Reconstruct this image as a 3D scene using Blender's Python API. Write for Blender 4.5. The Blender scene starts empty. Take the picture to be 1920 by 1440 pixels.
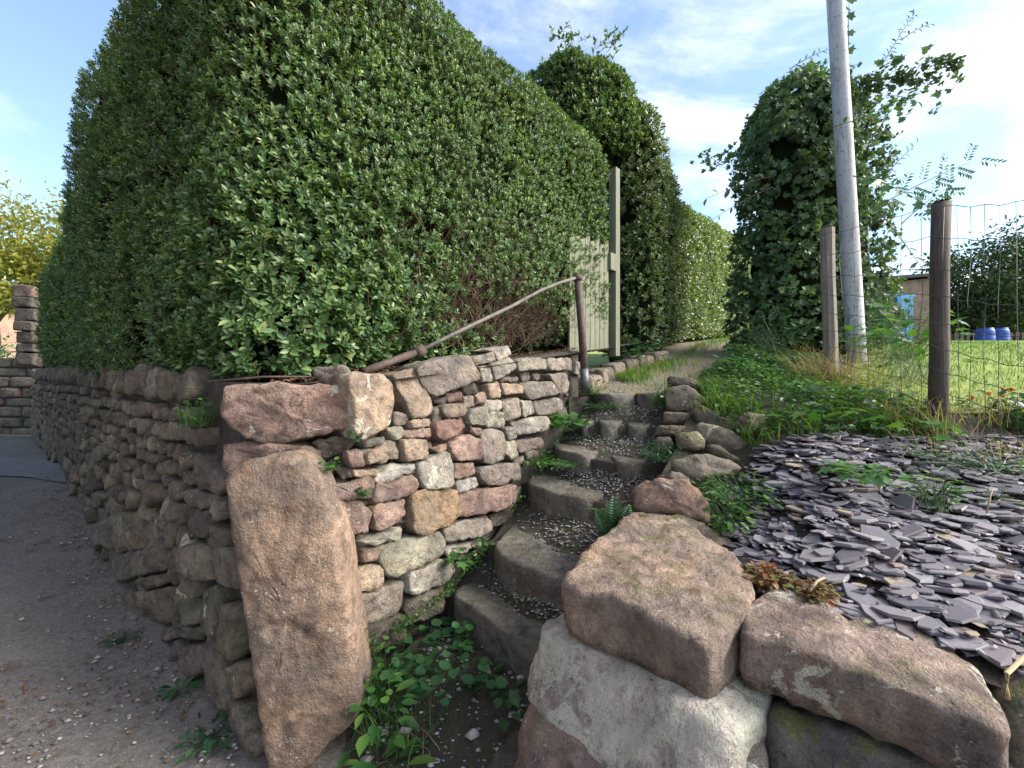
import bpy, math, random
import numpy as np
from mathutils import Vector, noise as mnoise

# ------------------------------------------------------------------ camera, sky, sun, exposure
SC = bpy.context.scene
COL = SC.collection
CAMZ = 1.5
F = 800.0
cam_d = bpy.data.cameras.new('camera'); cam = bpy.data.objects.new('camera', cam_d); COL.objects.link(cam)
cam_d.sensor_width = 36.0; cam_d.lens = 36.0 * F / 1920.0
cam_d.clip_start = 0.02; cam_d.clip_end = 2000
cam.location = (0, 0, CAMZ); cam.rotation_euler = (math.radians(90), 0, 0)
SC.camera = cam
SUN_AZ, SUN_EL = math.radians(98), math.radians(34)
sd = bpy.data.lights.new('sun', 'SUN'); sd.energy = 3.3; sd.angle = math.radians(34); sd.color = (1.0, 0.94, 0.85)
so = bpy.data.objects.new('sun', sd); COL.objects.link(so)
SUN_DIR = Vector((math.sin(SUN_AZ)*math.cos(SUN_EL), math.cos(SUN_AZ)*math.cos(SUN_EL), math.sin(SUN_EL)))
so.rotation_euler = SUN_DIR.to_track_quat('Z', 'Y').to_euler()
so.location = (20, 0, 20)
SC.view_settings.view_transform = 'Standard'; SC.view_settings.look = 'None'
SC.view_settings.exposure = 1.52; SC.view_settings.gamma = 1.0
SC.render.engine = 'CYCLES'
SC.cycles.max_bounces = 6; SC.cycles.diffuse_bounces = 3; SC.cycles.glossy_bounces = 2
SC.cycles.transmission_bounces = 3; SC.cycles.transparent_max_bounces = 4
SC.cycles.use_denoising = True

RNG = np.random.default_rng(11)
random.seed(5)

class NT:
    """small helper for node trees"""
    def __init__(s, tree): s.t = tree; s.n = tree.nodes; s.l = tree.links
    def node(s, typ, **kw):
        nd = s.n.new(typ)
        for k, v in kw.items(): setattr(nd, k, v)
        return nd
    def put(s, sock, v):
        if hasattr(v, 'is_output'): s.l.new(v, sock)
        else: sock.default_value = v
    def noise(s, vec, scale, detail=4, rough=.55, dist=0.0):
        nd = s.node('ShaderNodeTexNoise'); s.l.new(vec, nd.inputs['Vector'])
        nd.inputs['Scale'].default_value = scale; nd.inputs['Detail'].default_value = detail
        nd.inputs['Roughness'].default_value = rough; nd.inputs['Distortion'].default_value = dist
        return nd.outputs['Fac']
    def math(s, op, a, b=0.0, clamp=False):
        nd = s.node('ShaderNodeMath', operation=op, use_clamp=clamp)
        s.put(nd.inputs[0], a); s.put(nd.inputs[1], b); return nd.outputs[0]
    def vmath(s, op, a, b):
        nd = s.node('ShaderNodeVectorMath', operation=op); s.put(nd.inputs[0], a); s.put(nd.inputs[1], b); return nd.outputs[0]
    def ramp(s, fac, stops, interp='LINEAR'):
        nd = s.node('ShaderNodeValToRGB'); cr = nd.color_ramp; cr.interpolation = interp
        while len(cr.elements) < len(stops): cr.elements.new(0.5)
        for e, (p, c) in zip(cr.elements, stops):
            e.position = p; e.color = (c, c, c, 1) if isinstance(c, (int, float)) else (*c, 1)
        s.l.new(fac, nd.inputs[0]); return nd.outputs[0]
    def mix(s, fac, a, b, mode='MIX'):
        nd = s.node('ShaderNodeMix', data_type='RGBA', blend_type=mode)
        s.put(nd.inputs[0], fac); s.put(nd.inputs[6], a if hasattr(a, 'is_output') else (*a, 1)); s.put(nd.inputs[7], b if hasattr(b, 'is_output') else (*b, 1))
        return nd.outputs[2]
    def smooth(s, v, lo, hi):
        nd = s.node('ShaderNodeMapRange', interpolation_type='SMOOTHSTEP')
        s.put(nd.inputs[0], v); s.put(nd.inputs[1], lo); s.put(nd.inputs[2], hi); return nd.outputs[0]
    def bump(s, h, strength, dist, nrm=None):
        nd = s.node('ShaderNodeBump'); nd.inputs['Strength'].default_value = strength; nd.inputs['Distance'].default_value = dist
        s.l.new(h, nd.inputs['Height'])
        if nrm: s.l.new(nrm, nd.inputs['Normal'])
        return nd.outputs[0]

# ---- world: Nishita sky with broken cloud
W = bpy.data.worlds.new('World'); SC.world = W; W.use_nodes = True
w = NT(W.node_tree); w.n.clear()
sky = w.node('ShaderNodeTexSky', sky_type='NISHITA'); sky.sun_disc = False
sky.sun_elevation = SUN_EL; sky.sun_rotation = SUN_AZ; sky.air_density = 1.0; sky.dust_density = .6; sky.ozone_density = 1.4
tc = w.node('ShaderNodeTexCoord'); sep = w.node('ShaderNodeSeparateXYZ'); w.l.new(tc.outputs['Generated'], sep.inputs[0])
zz = w.math('ADD', w.math('MAXIMUM', sep.outputs[2], 0.0), 0.16)
cx = w.math('DIVIDE', sep.outputs[0], zz); cy = w.math('DIVIDE', sep.outputs[1], zz)
cmb = w.node('ShaderNodeCombineXYZ'); w.l.new(cx, cmb.inputs[0]); w.l.new(cy, cmb.inputs[1])
n1 = w.noise(cmb.outputs[0], 0.75, 9, .62, .6)
n2 = w.noise(cmb.outputs[0], 3.2, 6, .6, .3)
cm = w.math('ADD', w.math('MULTIPLY', n1, .8), w.math('MULTIPLY', n2, .2))
# more cloud towards the sun, as the photograph's sky implies
dotn = w.node('ShaderNodeVectorMath', operation='DOT_PRODUCT'); w.l.new(tc.outputs['Generated'], dotn.inputs[0]); dotn.inputs[1].default_value = SUN_DIR
tow = w.smooth(dotn.outputs['Value'], -0.35, 1.0)
cm = w.math('ADD', cm, w.math('MULTIPLY', tow, .13))
mask = w.smooth(cm, .53, .74)
skyb = w.mix(.06, w.mix(1.0, sky.outputs[0], (1.0, 1.06, 1.1), 'MULTIPLY'), (6.0, 6.4, 7.0))   # thin high veil
cl = w.mix(tow, (5.2, 5.5, 6.0), (7.6, 7.1, 6.6))
colr = w.mix(w.math('MULTIPLY', mask, .9), skyb, cl)
bg = w.node('ShaderNodeBackground'); w.l.new(colr, bg.inputs[0]); bg.inputs[1].default_value = 0.108
wo = w.node('ShaderNodeOutputWorld'); w.l.new(bg.outputs[0], wo.inputs[0])

# ------------------------------------------------------------------ geometry helpers
def U(px, py, Y): return Vector(((px-960)/F*Y, Y, CAMZ+(720-py)/F*Y))
def Uz(px, py, z):
    Y = (CAMZ-z)*F/(py-720.0); return Vector(((px-960)/F*Y, Y, z))
def Upl(px, py, p0, n):
    d = Vector(((px-960)/F, 1.0, (720-py)/F)); o = Vector((0, 0, CAMZ))
    t = (Vector(p0)-o).dot(n)/d.dot(n); return o+d*t
ORIG = {}
def reg(o, parent, loc):
    COL.objects.link(o); ORIG[o] = Vector(loc)
    if parent is not None:
        o.parent = parent; o.location = Vector(loc)-ORIG[parent]
    else: o.location = loc
    return o
def tag(o, label=None, cat=None, group=None, kind=None):
    if label: o['label'] = label
    if cat: o['category'] = cat
    if group: o['group'] = group
    if kind: o['kind'] = kind
    return o
def thing(name, label, cat, loc, group=None):
    o = bpy.data.objects.new(name, None); o.empty_display_size = .1; reg(o, None, loc)
    return tag(o, label, cat, group)
def mk(name, verts, faces, mat, parent=None, smooth=True, loc=None, color=None):
    V = np.array([tuple(v) for v in verts], dtype=np.float32) if not isinstance(verts, np.ndarray) else verts.astype(np.float32)
    if loc is None: loc = ((V.min(0)+V.max(0))/2) ; loc = (float(loc[0]), float(loc[1]), float(V[:, 2].min()))
    V = V-np.array(loc, dtype=np.float32)
    me = bpy.data.meshes.new(name)
    if isinstance(faces, np.ndarray):
        nf, k = faces.shape
        me.vertices.add(len(V)); me.vertices.foreach_set('co', V.ravel())
        me.loops.add(nf*k); me.loops.foreach_set('vertex_index', faces.astype(np.int32).ravel())
        me.polygons.add(nf); me.polygons.foreach_set('loop_start', np.arange(0, nf*k, k, dtype=np.int32))
        me.update(calc_edges=True)
    else: me.from_pydata([tuple(map(float, v)) for v in V], [], faces); me.update()
    if smooth: me.polygons.foreach_set('use_smooth', np.ones(len(me.polygons), dtype=bool))
    if mat: me.materials.append(mat)
    o = bpy.data.objects.new(name, me)
    if color: o.color = color
    return reg(o, parent, loc)
def chaikin(P, k=2, r=.25):
    P = np.array(P, float)
    for _ in range(k):
        Q = np.roll(P, -1, 0); P = np.stack([P*(1-r)+Q*r, P*r+Q*(1-r)], 1).reshape(-1, P.shape[1])
    return P
def resample(P, n):
    P = np.array(P, float); Q = np.vstack([P, P[:1]]); d = np.r_[0, np.cumsum(np.linalg.norm(np.diff(Q, axis=0), axis=1))]
    t = np.linspace(0, d[-1], n, endpoint=False)
    return np.stack([np.interp(t, d, Q[:, i]) for i in range(P.shape[1])], 1)
def nv(p, f, s): return mnoise.noise_vector((p[0]*f+s, p[1]*f+s*1.7, p[2]*f-s))
def frame(n):
    n = Vector(n).normalized()
    u = Vector((0, 0, 1)).cross(n)
    u = Vector((1, 0, 0)) if u.length < .2 else u.normalized()
    return u, n.cross(u).normalized(), n
SEED = [0]
def rock_poly(name, pts, normal, depth, mat, color, parent=None, nb=24, bulge=.02, rough=.010, tilt=.12, shrink=.003, cut=.13, taper=.92, edge=.93, freq=9, bevel=.009):
    """a stone whose visible face follows the outline pts; depth runs back along -normal"""
    SEED[0] += 1; s = SEED[0]*3.17; rnd = random.Random(SEED[0])
    c = sum((Vector(p) for p in pts), Vector())/len(pts); u, v, n = frame(normal)
    P = np.array([((Vector(p)-c).dot(u), (Vector(p)-c).dot(v)) for p in pts])
    off = [(Vector(p)-c).dot(n) for p in pts]
    P = chaikin(P, 1, cut); P = resample(P, nb); P = (P*6+np.roll(P, 1, 0)+np.roll(P, -1, 0))/8; cc = P.mean(0); P = P-cc; c = c+u*cc[0]+v*cc[1]
    r = float(np.linalg.norm(P, axis=1).mean()); P *= max(.6, 1-shrink/r)
    a, b = rnd.uniform(-tilt, tilt), rnd.uniform(-tilt, tilt)
    bv = min(.22, bevel/r)
    nin = max(3, min(13, int(r/.03))); ns = max(1, min(5, int(depth/.06))); top_ = (1-bv)*.97; d0 = bevel*1.2
    rings = [(top_*(i+1)/nin, bulge*(1-.7*((i+1)/nin)**3)) for i in range(nin)]+[(1-bv*.35, -bevel*.35), (1.0, -d0)]+[(1.0, -(d0+(depth-d0)*(i+1)/(ns+1))) for i in range(ns)]+[(taper, -depth)]
    V = [c+n*bulge]; 
    for sc, dn in rings:
        for x, y in P:
            k = (a*x+b*y) if dn > -depth*.4 else 0
            V.append(c+u*float(x*sc)+v*float(y*sc)+n*float(dn+k*sc))
    V.append(c-n*depth)
    out = []
    for i, p in enumerate(V):
        q = p+nv(p, freq, s)*rough*.9+nv(p, freq*3.3, s+9)*rough*.75+nv(p, freq*8, s+5)*rough*.3
        cr = abs(mnoise.noise((p[0]*6+s, p[1]*6, p[2]*9-s))); q = q-n*max(0, .09-cr)/.09*min(.007, rough*.5)-n*mnoise.noise((p[0]*2, p[1]*2+s, p[2]*38))*rough*.18
        out.append(q)
    Fc = []; m = len(rings)
    for j in range(nb): Fc.append((0, 1+j, 1+(j+1) % nb))
    for i in range(m-1):
        for j in range(nb):
            A = 1+i*nb+j; B = 1+i*nb+(j+1) % nb; Fc.append((A, A+nb, B+nb, B))
    L = len(V)-1
    for j in range(nb): Fc.append((L, 1+(m-1)*nb+(j+1) % nb, 1+(m-1)*nb+j))
    return mk(name, out, Fc, mat, parent, True, tuple(c), color)
def rock_hex(name, corners, mat, color, parent=None, n=16, k=9, rough=.02, fine=.006, freq=4.0):
    """eight corners (bottom ring, top ring) -> a rounded, worn block"""
    SEED[0] += 1; s = SEED[0]*2.31
    C = [Vector(c) for c in corners]; idx = {}; V = []; Fc = []
    def vid(x, y, z):
        key = (round(x, 4), round(y, 4), round(z, 4))
        if key in idx: return idx[key]
        p = Vector((x, y, z)); nk = (abs(x)**k+abs(y)**k+abs(z)**k)**(1/k); q = p/nk
        a, b, g = (q.x+1)/2, (q.y+1)/2, (q.z+1)/2
        bot = (C[0]*(1-a)+C[1]*a)*(1-b)+(C[3]*(1-a)+C[2]*a)*b
        top = (C[4]*(1-a)+C[5]*a)*(1-b)+(C[7]*(1-a)+C[6]*a)*b
        w_ = bot*(1-g)+top*g
        w_ = w_+nv(w_, freq, s)*rough+nv(w_, freq*3.1, s+4)*rough*.45+nv(w_, freq*9, s+7)*fine
        idx[key] = len(V); V.append(w_); return idx[key]
    g = [-1+2*i/n for i in range(n+1)]
    for ax in range(3):
        for sg in (-1, 1):
            for i in range(n):
                for j in range(n):
                    q = []
                    for (aa, bb) in ((g[i], g[j]), (g[i+1], g[j]), (g[i+1], g[j+1]), (g[i], g[j+1])):
                        p = [0, 0, 0]; p[ax] = sg; p[(ax+1) % 3] = aa; p[(ax+2) % 3] = bb; q.append(vid(*p))
                    Fc.append(q if sg > 0 else q[::-1])
    c = sum(C, Vector())/8
    return mk(name, V, Fc, mat, parent, True, tuple(c), color)
def tube(pts, rad, seg=10, cap=True):
    pts = [Vector(p) for p in pts]; V = []; Fc = []; n = len(pts)
    rad = rad if isinstance(rad, (list, tuple)) else [rad]*n
    for i, p in enumerate(pts):
        t = (pts[min(i+1, n-1)]-pts[max(i-1, 0)]).normalized()
        a = t.cross(Vector((0, 0, 1))); a = Vector((1, 0, 0)) if a.length < 1e-3 else a.normalized(); b = t.cross(a)
        for j in range(seg):
            th = 2*math.pi*j/seg; V.append(p+(a*math.cos(th)+b*math.sin(th))*rad[i])
    for i in range(n-1):
        for j in range(seg):
            A = i*seg+j; B = i*seg+(j+1) % seg; Fc.append((A, B, B+seg, A+seg))
    if cap: Fc.append(tuple(range(seg))[::-1]); Fc.append(tuple(range((n-1)*seg, n*seg)))
    return V, Fc
def merge(parts):
    V = []; Fc = []
    for v, f in parts:
        o = len(V); V += list(v); Fc += [tuple(i+o for i in q) for q in f]
    return V, Fc
def box(x0, x1, y0, y1, z0, z1):
    V = [(x0, y0, z0), (x1, y0, z0), (x1, y1, z0), (x0, y1, z0), (x0, y0, z1), (x1, y0, z1), (x1, y1, z1), (x0, y1, z1)]
    return V, [(3, 2, 1, 0), (4, 5, 6, 7), (0, 1, 5, 4), (1, 2, 6, 5), (2, 3, 7, 6), (3, 0, 4, 7)]
def obox(c, u, n, wd, dp, z0, z1, lean=(0, 0)):
    """box standing at c (xy), width along u, depth along n"""
    V = []
    for z in (z0, z1):
        for a, b in ((-1, -1), (1, -1), (1, 1), (-1, 1)):
            p = Vector((c[0], c[1], 0))+Vector(u)*a*wd/2+Vector(n)*b*dp/2; k = (z-z0)
            V.append((p.x+lean[0]*k, p.y+lean[1]*k, z))
    return V, [(3, 2, 1, 0), (4, 5, 6, 7), (0, 1, 5, 4), (1, 2, 6, 5), (2, 3, 7, 6), (3, 0, 4, 7)]
# vectorised value noise, for foliage
def vnoise(P, f, seed=0):
    P = np.asarray(P)*f+seed*13.7; i = np.floor(P).astype(np.int64); fr = P-i; fr = fr*fr*(3-2*fr); r = 0
    for a in (0, 1):
        for b in (0, 1):
            for c in (0, 1):
                h = (i[:, 0]+a)*374761393+(i[:, 1]+b)*668265263+(i[:, 2]+c)*2147483647+seed*974711
                h = (h ^ (h >> 13))*1274126177; h = ((h ^ (h >> 16)) & 0xffffff)/float(0xffffff)
                r = r+h*(fr[:, 0] if a else 1-fr[:, 0])*(fr[:, 1] if b else 1-fr[:, 1])*(fr[:, 2] if c else 1-fr[:, 2])
    return r
def nrm(A): return A/np.maximum(np.linalg.norm(A, axis=1, keepdims=True), 1e-9)
def rdir(n): return nrm(RNG.normal(size=(n, 3)))
T_OVAL = (np.array([(0, 0, 0), (-.40, .28, .07), (-.46, .6, .06), (0, 1, -.08), (.46, .6, .06), (.40, .28, .07), (0, .45, -.02)]), [(6, 1, 0), (6, 2, 1), (6, 3, 2), (6, 4, 3), (6, 5, 4), (6, 0, 5)])
T_HEX = (np.array([(0, 0, 0), (-.41, .32, .06), (-.40, .68, .05), (0, 1, -.07), (.40, .68, .05), (.41, .32, .06)]), [(0, 3, 2), (0, 2, 1), (0, 4, 3), (0, 5, 4)])
T_LOW = (np.array([(0, 0, 0), (-.48, .5, .07), (0, 1, -.05), (.48, .5, .07)]), [(0, 2, 1), (0, 3, 2)])
T_IVY = (np.array([(0, 0, 0), (-.48, .0, .02), (-.36, .33, .05), (-.58, .58, 0), (-.2, .64, .03), (0, 1.05, -.06), (.2, .64, .03), (.58, .58, 0), (.36, .33, .05), (.48, 0, .02), (0, .4, -.03)]),
         [(10, (i+1) % 10, i) for i in range(10)])
T_ROUND = (np.array([(0, 0, 0), (-.42, .12, .06), (-.56, .45, .05), (-.38, .82, .03), (0, .97, -.02), (.38, .82, .03), (.56, .45, .05), (.42, .12, .06), (0, .45, -.05)]), [(8, (i+1) % 8, i) for i in range(8)])
def leafgeo(P, D, N, L, Wd, T):
    tv, tf = T; D = nrm(D); S = nrm(np.cross(D, N)); N = np.cross(S, D); n = len(P)
    L = np.broadcast_to(np.asarray(L, float), (n,)); Wd = np.broadcast_to(np.asarray(Wd, float), (n,))
    V = P[:, None, :]+S[:, None, :]*(tv[None, :, 0:1]*Wd[:, None, None])+D[:, None, :]*(tv[None, :, 1:2]*L[:, None, None])+N[:, None, :]*(tv[None, :, 2:3]*L[:, None, None])
    Fc = np.array(tf)[None]+(np.arange(n)*len(tv))[:, None, None]
    return V.reshape(-1, 3), Fc.reshape(-1, 3)
def stickgeo(A, B, ra, rb):
    n = len(A); D = nrm(B-A); R = nrm(np.cross(D, np.tile([[.3, .5, .81]], (n, 1)))); Q = np.cross(D, R)
    V = []
    for (P, r) in ((A, ra), (B, rb)):
        r = np.broadcast_to(np.asarray(r, float), (n,))[:, None]
        for k in range(3):
            th = 2*math.pi*k/3; V.append(P+(R*math.cos(th)+Q*math.sin(th))*r)
    V = np.stack(V, 1).reshape(-1, 3)
    f = np.array([(0, 1, 4), (0, 4, 3), (1, 2, 5), (1, 5, 4), (2, 0, 3), (2, 3, 5)])
    return V, (f[None]+(np.arange(n)*6)[:, None, None]).reshape(-1, 3)
def bladegeo(P, H, lean, width):
    """grass blades: P base, H height, lean (n,3) horizontal drop vector as share of height"""
    n = len(P); S = nrm(np.cross(lean+1e-4, np.tile([[0, 0, 1.]], (n, 1)))); V = []
    H = np.broadcast_to(np.asarray(H, float), (n,))[:, None]; wd = np.broadcast_to(np.asarray(width, float), (n,))[:, None]
    for t, k in ((0, 1), (.35, .9), (.7, .6)):
        c = P+np.array([[0, 0, 1.]])*H*(t-.22*t*t)+lean*H*t*t
        V += [c-S*wd*k/2, c+S*wd*k/2]
    V.append(P+np.array([[0, 0, 1.]])*H*.72+lean*H)
    V = np.stack(V, 1).reshape(-1, 3)
    f = np.array([(0, 1, 3), (0, 3, 2), (2, 3, 5), (2, 5, 4), (4, 5, 6)])
    return V, (f[None]+(np.arange(n)*7)[:, None, None]).reshape(-1, 3)
def cat(gs):
    V = []; Fc = []; o = 0
    for v, f in gs: V.append(v); Fc.append(f+o); o += len(v)
    return np.vstack(V), np.vstack(Fc)
def inpoly(P, poly):
    x, y = P[:, 0], P[:, 1]; r = np.zeros(len(P), bool); n = len(poly)
    for i in range(n):
        x1, y1 = poly[i]; x2, y2 = poly[(i+1) % n]
        c = ((y1 > y) != (y2 > y)) & (x < (x2-x1)*(y-y1)/((y2-y1) if y2 != y1 else 1e-9)+x1); r ^= c
    return r
def scatter(poly, n):
    A = np.array(poly); lo, hi = A.min(0), A.max(0); out = []
    tot = 0
    while tot < n:
        Q = RNG.uniform(lo, hi, size=(n*2, 2)); Q = Q[inpoly(Q, poly)]; out.append(Q); tot += len(Q)
    return np.vstack(out)[:n]

# ------------------------------------------------------------------ materials
def newmat(name):
    m = bpy.data.materials.new(name); m.use_nodes = True; t = NT(m.node_tree); b = t.n['Principled BSDF']; return m, t, b
def objcoord(t, rand=True):
    tc = t.node('ShaderNodeTexCoord'); v = tc.outputs['Object']
    if rand:
        oi = t.node('ShaderNodeObjectInfo'); v = t.vmath('ADD', v, t.vmath('MULTIPLY', oi.outputs['Random'], (53.1, 37.7, 71.3)))
    return v
def stone_mat(name, moss=.15, spots=.5, grain=1.0, dirt=.5):
    m, t, b = newmat(name); oi = t.node('ShaderNodeObjectInfo'); v = objcoord(t); C = oi.outputs['Color']
    big = t.noise(v, 5.5, 6, .6, .4); mid = t.noise(v, 22, 5, .65); fin = t.noise(v, 170, 3, .6); bands = t.noise(t.vmath('MULTIPLY', v, (3, 3, 26)), 1.0, 4, .6)
    c = t.mix(t.ramp(big, [(.36, 0), (.62, 1)]), t.mix(1, C, (.55, .53, .54), 'MULTIPLY'), t.mix(1, C, (1.28, 1.22, 1.15), 'MULTIPLY'))
    mac = t.noise(v, 2.4, 5, .6, .6); c = t.mix(t.math('MULTIPLY', t.smooth(mac, .46, .60), .62), c, t.mix(1, (.80, .76, .72), t.mix(.78, C, (.19, .175, .16)), 'MULTIPLY')); mac2 = t.noise(t.vmath('ADD', v, (9, 4, 2)), 3.4, 6, .65, .5); c = t.mix(t.math('MULTIPLY', t.smooth(mac2, .55, .66), .32), c, t.mix(1, C, (1.25, .95, .62), 'MULTIPLY'))
    c = t.mix(t.math('MULTIPLY', t.smooth(bands, .5, .75), .22), c, t.mix(1, C, (.95, .62, .42), 'MULTIPLY'))
    c = t.mix(1, c, t.ramp(mid, [(.25, .55), (.5, 1.0), (.75, 1.25)]), 'MULTIPLY')
    c = t.mix(1, c, t.ramp(fin, [(.3, 1-.28*grain), (.5, 1.0), (.7, 1+.25*grain)]), 'MULTIPLY')
    sp = t.noise(v, 16, 7, .75, .5); c = t.mix(t.math('MULTIPLY', t.smooth(sp, .56, .63), spots), c, (.045, .035, .03))
    # pale lichen crusts: amount from the object's alpha
    ln = t.noise(v, 8.5, 8, .7, .8); th = t.math('SUBTRACT', .73, t.math('MULTIPLY', oi.outputs['Alpha'], .31))
    lm = t.smooth(ln, th, t.math('ADD', th, .035)); lm = t.math('MULTIPLY', lm, t.ramp(fin, [(.35, .35), (.6, 1)]))
    c = t.mix(lm, c, (.54, .53, .43))
    ws = t.node('ShaderNodeTexVoronoi'); t.l.new(v, ws.inputs['Vector']); ws.inputs['Scale'].default_value = 45
    wm = t.math('MULTIPLY', t.math('LESS_THAN', ws.outputs['Distance'], .17), t.smooth(t.noise(v, 3.1, 3), .52, .68))
    c = t.mix(t.math('MULTIPLY', wm, .8), c, (.58, .57, .52))
    ge = t.node('ShaderNodeNewGeometry'); sx = t.node('ShaderNodeSeparateXYZ'); t.l.new(ge.outputs['Normal'], sx.inputs[0])
    mo = t.math('MULTIPLY', t.smooth(t.math('ADD', t.noise(v, 9, 6, .7), t.math('MULTIPLY', sx.outputs[2], .16)), .64, .76), moss*2, True)
    c = t.mix(mo, c, t.ramp(fin, [(.3, (.05, .07, .012)), (.7, (.16, .17, .03))]))
    t.l.new(c, b.inputs['Base Color']); b.inputs['Roughness'].default_value = .93; b.inputs['Specular IOR Level'].default_value = .25
    h = t.math('ADD', t.math('ADD', t.math('MULTIPLY', mid, 1.0), t.math('MULTIPLY', fin, .16)), t.math('MULTIPLY', sp, .9))
    t.l.new(t.bump(h, 1.0, .03), b.inputs['Normal'])
    return m
M_STONE = stone_mat('sandstone')
M_DARKSTONE = stone_mat('worn step stone', .12, .25, .7)
M_MOSSY = stone_mat('mossy sandstone', .34, .6)
M_ROADSTONE = stone_mat('roadside rubble', .16, .55)
def leaf_mat(name, cols, trans=.25, rough=.38, spec=.5):
    m, t, b = newmat(name); ge = t.node('ShaderNodeNewGeometry'); r = ge.outputs['Random Per Island']
    n = len(cols); c = t.ramp(r, [(i/(n-1) if n > 1 else 0, cc) for i, cc in enumerate(cols)])
    tc = t.node('ShaderNodeTexCoord'); pt = t.noise(tc.outputs['Object'], 1.7, 3, .6)
    c = t.mix(1, c, t.ramp(pt, [(.3, .72), (.7, 1.25)]), 'MULTIPLY')
    # the underside of a leaf is paler
    c = t.mix(t.math('MULTIPLY', ge.outputs['Backfacing'], .45), c, t.mix(1, c, (1.4, 1.3, 1.35), 'MULTIPLY'))
    t.l.new(c, b.inputs['Base Color']); b.inputs['Roughness'].default_value = rough; b.inputs['Specular IOR Level'].default_value = spec
    tr = t.node('ShaderNodeBsdfTranslucent'); t.l.new(t.mix(1, c, (1.5, 1.6, .55), 'MULTIPLY'), tr.inputs[0])
    mx = t.node('ShaderNodeMixShader'); mx.inputs[0].default_value = trans
    t.l.new(b.outputs[0], mx.inputs[1]); t.l.new(tr.outputs[0], mx.inputs[2]); t.l.new(mx.outputs[0], t.n['Material Output'].inputs[0])
    return m
M_PRIVET = leaf_mat('privet leaf', [(.034, .07, .03), (.055, .115, .042), (.07, .138, .05), (.095, .175, .06), (.14, .225, .08), (.22, .26, .10)], .25, .42, .42)
M_PRIVET_SIDE = M_PRIVET
M_HEDGE2 = leaf_mat('clipped hedge leaf', [(.05, .10, .03), (.075, .14, .04), (.11, .18, .05), (.16, .225, .065), (.2, .19, .08)], .22, .36, .6)
M_IVYLEAF = leaf_mat('ivy leaf', [(.05, .10, .055), (.07, .13, .066), (.095, .165, .075), (.13, .2, .075)], .2, .5, .3)
M_WEED = leaf_mat('weed leaf', [(.025, .08, .018), (.04, .12, .028), (.065, .165, .034), (.12, .22, .045)], .3, .45, .4)
M_WEEDD = leaf_mat('dark weed leaf', [(.02, .07, .025), (.035, .1, .035), (.05, .14, .04)], .25, .42, .4)
M_GRASS = leaf_mat('grass blade', [(.04, .11, .02), (.07, .16, .025), (.12, .21, .035), (.17, .23, .05)], .3, .5, .3)
M_STRAW = leaf_mat('dry grass', [(.25, .19, .10), (.33, .26, .15), (.4, .33, .2), (.22, .15, .08)], .2, .7, .2)
M_YELLEAF = leaf_mat('yellow green tree leaf', [(.15, .17, .035), (.22, .22, .045), (.29, .27, .06), (.12, .15, .04)], .4, .5, .3)
M_TREELEAF = leaf_mat('far tree leaf', [(.02, .045, .016), (.03, .06, .02), (.05, .085, .03)], .2, .5, .3)
M_REDLEAF = leaf_mat('red stonecrop leaf', [(.2, .05, .035), (.2, .1, .05), (.13, .14, .045), (.19, .18, .07)], .25, .5, .3)
M_ORANGE = leaf_mat('orange petal', [(.45, .18, .06), (.5, .22, .1), (.4, .14, .06)], .3, .6, .2)
M_LITTER = leaf_mat('fallen leaves', [(.09, .05, .03), (.13, .075, .045), (.17, .105, .065), (.065, .04, .03)], .1, .8, .2)
def plain(name, col, rough=.8, var=.25, sc=12, metal=0, bump=.3, stretch=(1, 1, 1), bd=.004):
    m, t, b = newmat(name); v = t.vmath('MULTIPLY', objcoord(t), stretch); n = t.noise(v, sc, 6, .65, .3); n2 = t.noise(v, sc*7, 4, .6)
    c = t.mix(1, col, t.ramp(n, [(.25, 1-var*1.4), (.75, 1+var)]), 'MULTIPLY'); c = t.mix(1, c, t.ramp(n2, [(.3, 1-var*.6), (.7, 1+var*.6)]), 'MULTIPLY')
    t.l.new(c, b.inputs['Base Color']); b.inputs['Roughness'].default_value = rough; b.inputs['Metallic'].default_value = metal
    t.l.new(t.bump(t.math('ADD', n, t.math('MULTIPLY', n2, .5)), bump, bd), b.inputs['Normal']); return m
M_SOIL = plain('dark soil', (.045, .035, .027), .95, .5, 9, 0, .9, bd=.03)
M_MORTAR = plain('dark earth between stones', (.055, .047, .038), .95, .4, 14, 0, .9, bd=.02)  # dark brown earth of the wall cores
M_TWIG = plain('twig bark', (.16, .10, .065), .85, .4, 8)
M_BARK = plain('tree bark', (.09, .07, .055), .9, .4, 6)
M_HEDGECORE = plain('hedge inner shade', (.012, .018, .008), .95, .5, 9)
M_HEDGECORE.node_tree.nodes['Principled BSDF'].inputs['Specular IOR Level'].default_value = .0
M_WOODGREY = plain('weathered post wood', (.20, .175, .145), .85, .35, 5, 0, .6, (9, 9, 1))
M_WOODDARK = plain('dark old post wood', (.085, .068, .055), .88, .4, 5, 0, .6, (9, 9, 1))
M_GATE = plain('weathered green timber', (.165, .17, .115), .8, .25, 5, 0, .4, (8, 8, 1))
M_RUST = plain('rusty iron pipe', (.085, .058, .046), .75, .45, 18, .25, .5)
M_GALV = plain('grey weathered iron', (.13, .13, .135), .55, .3, 14, .5, .3)
M_RAIL = plain('dull brown grey rail', (.13, .115, .10), .75, .35, 16, 0, .3)
M_WIRE = plain('galvanised wire', (.11, .11, .11), .55, .2, 20, .5, .1)
M_SLATE = None
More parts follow.
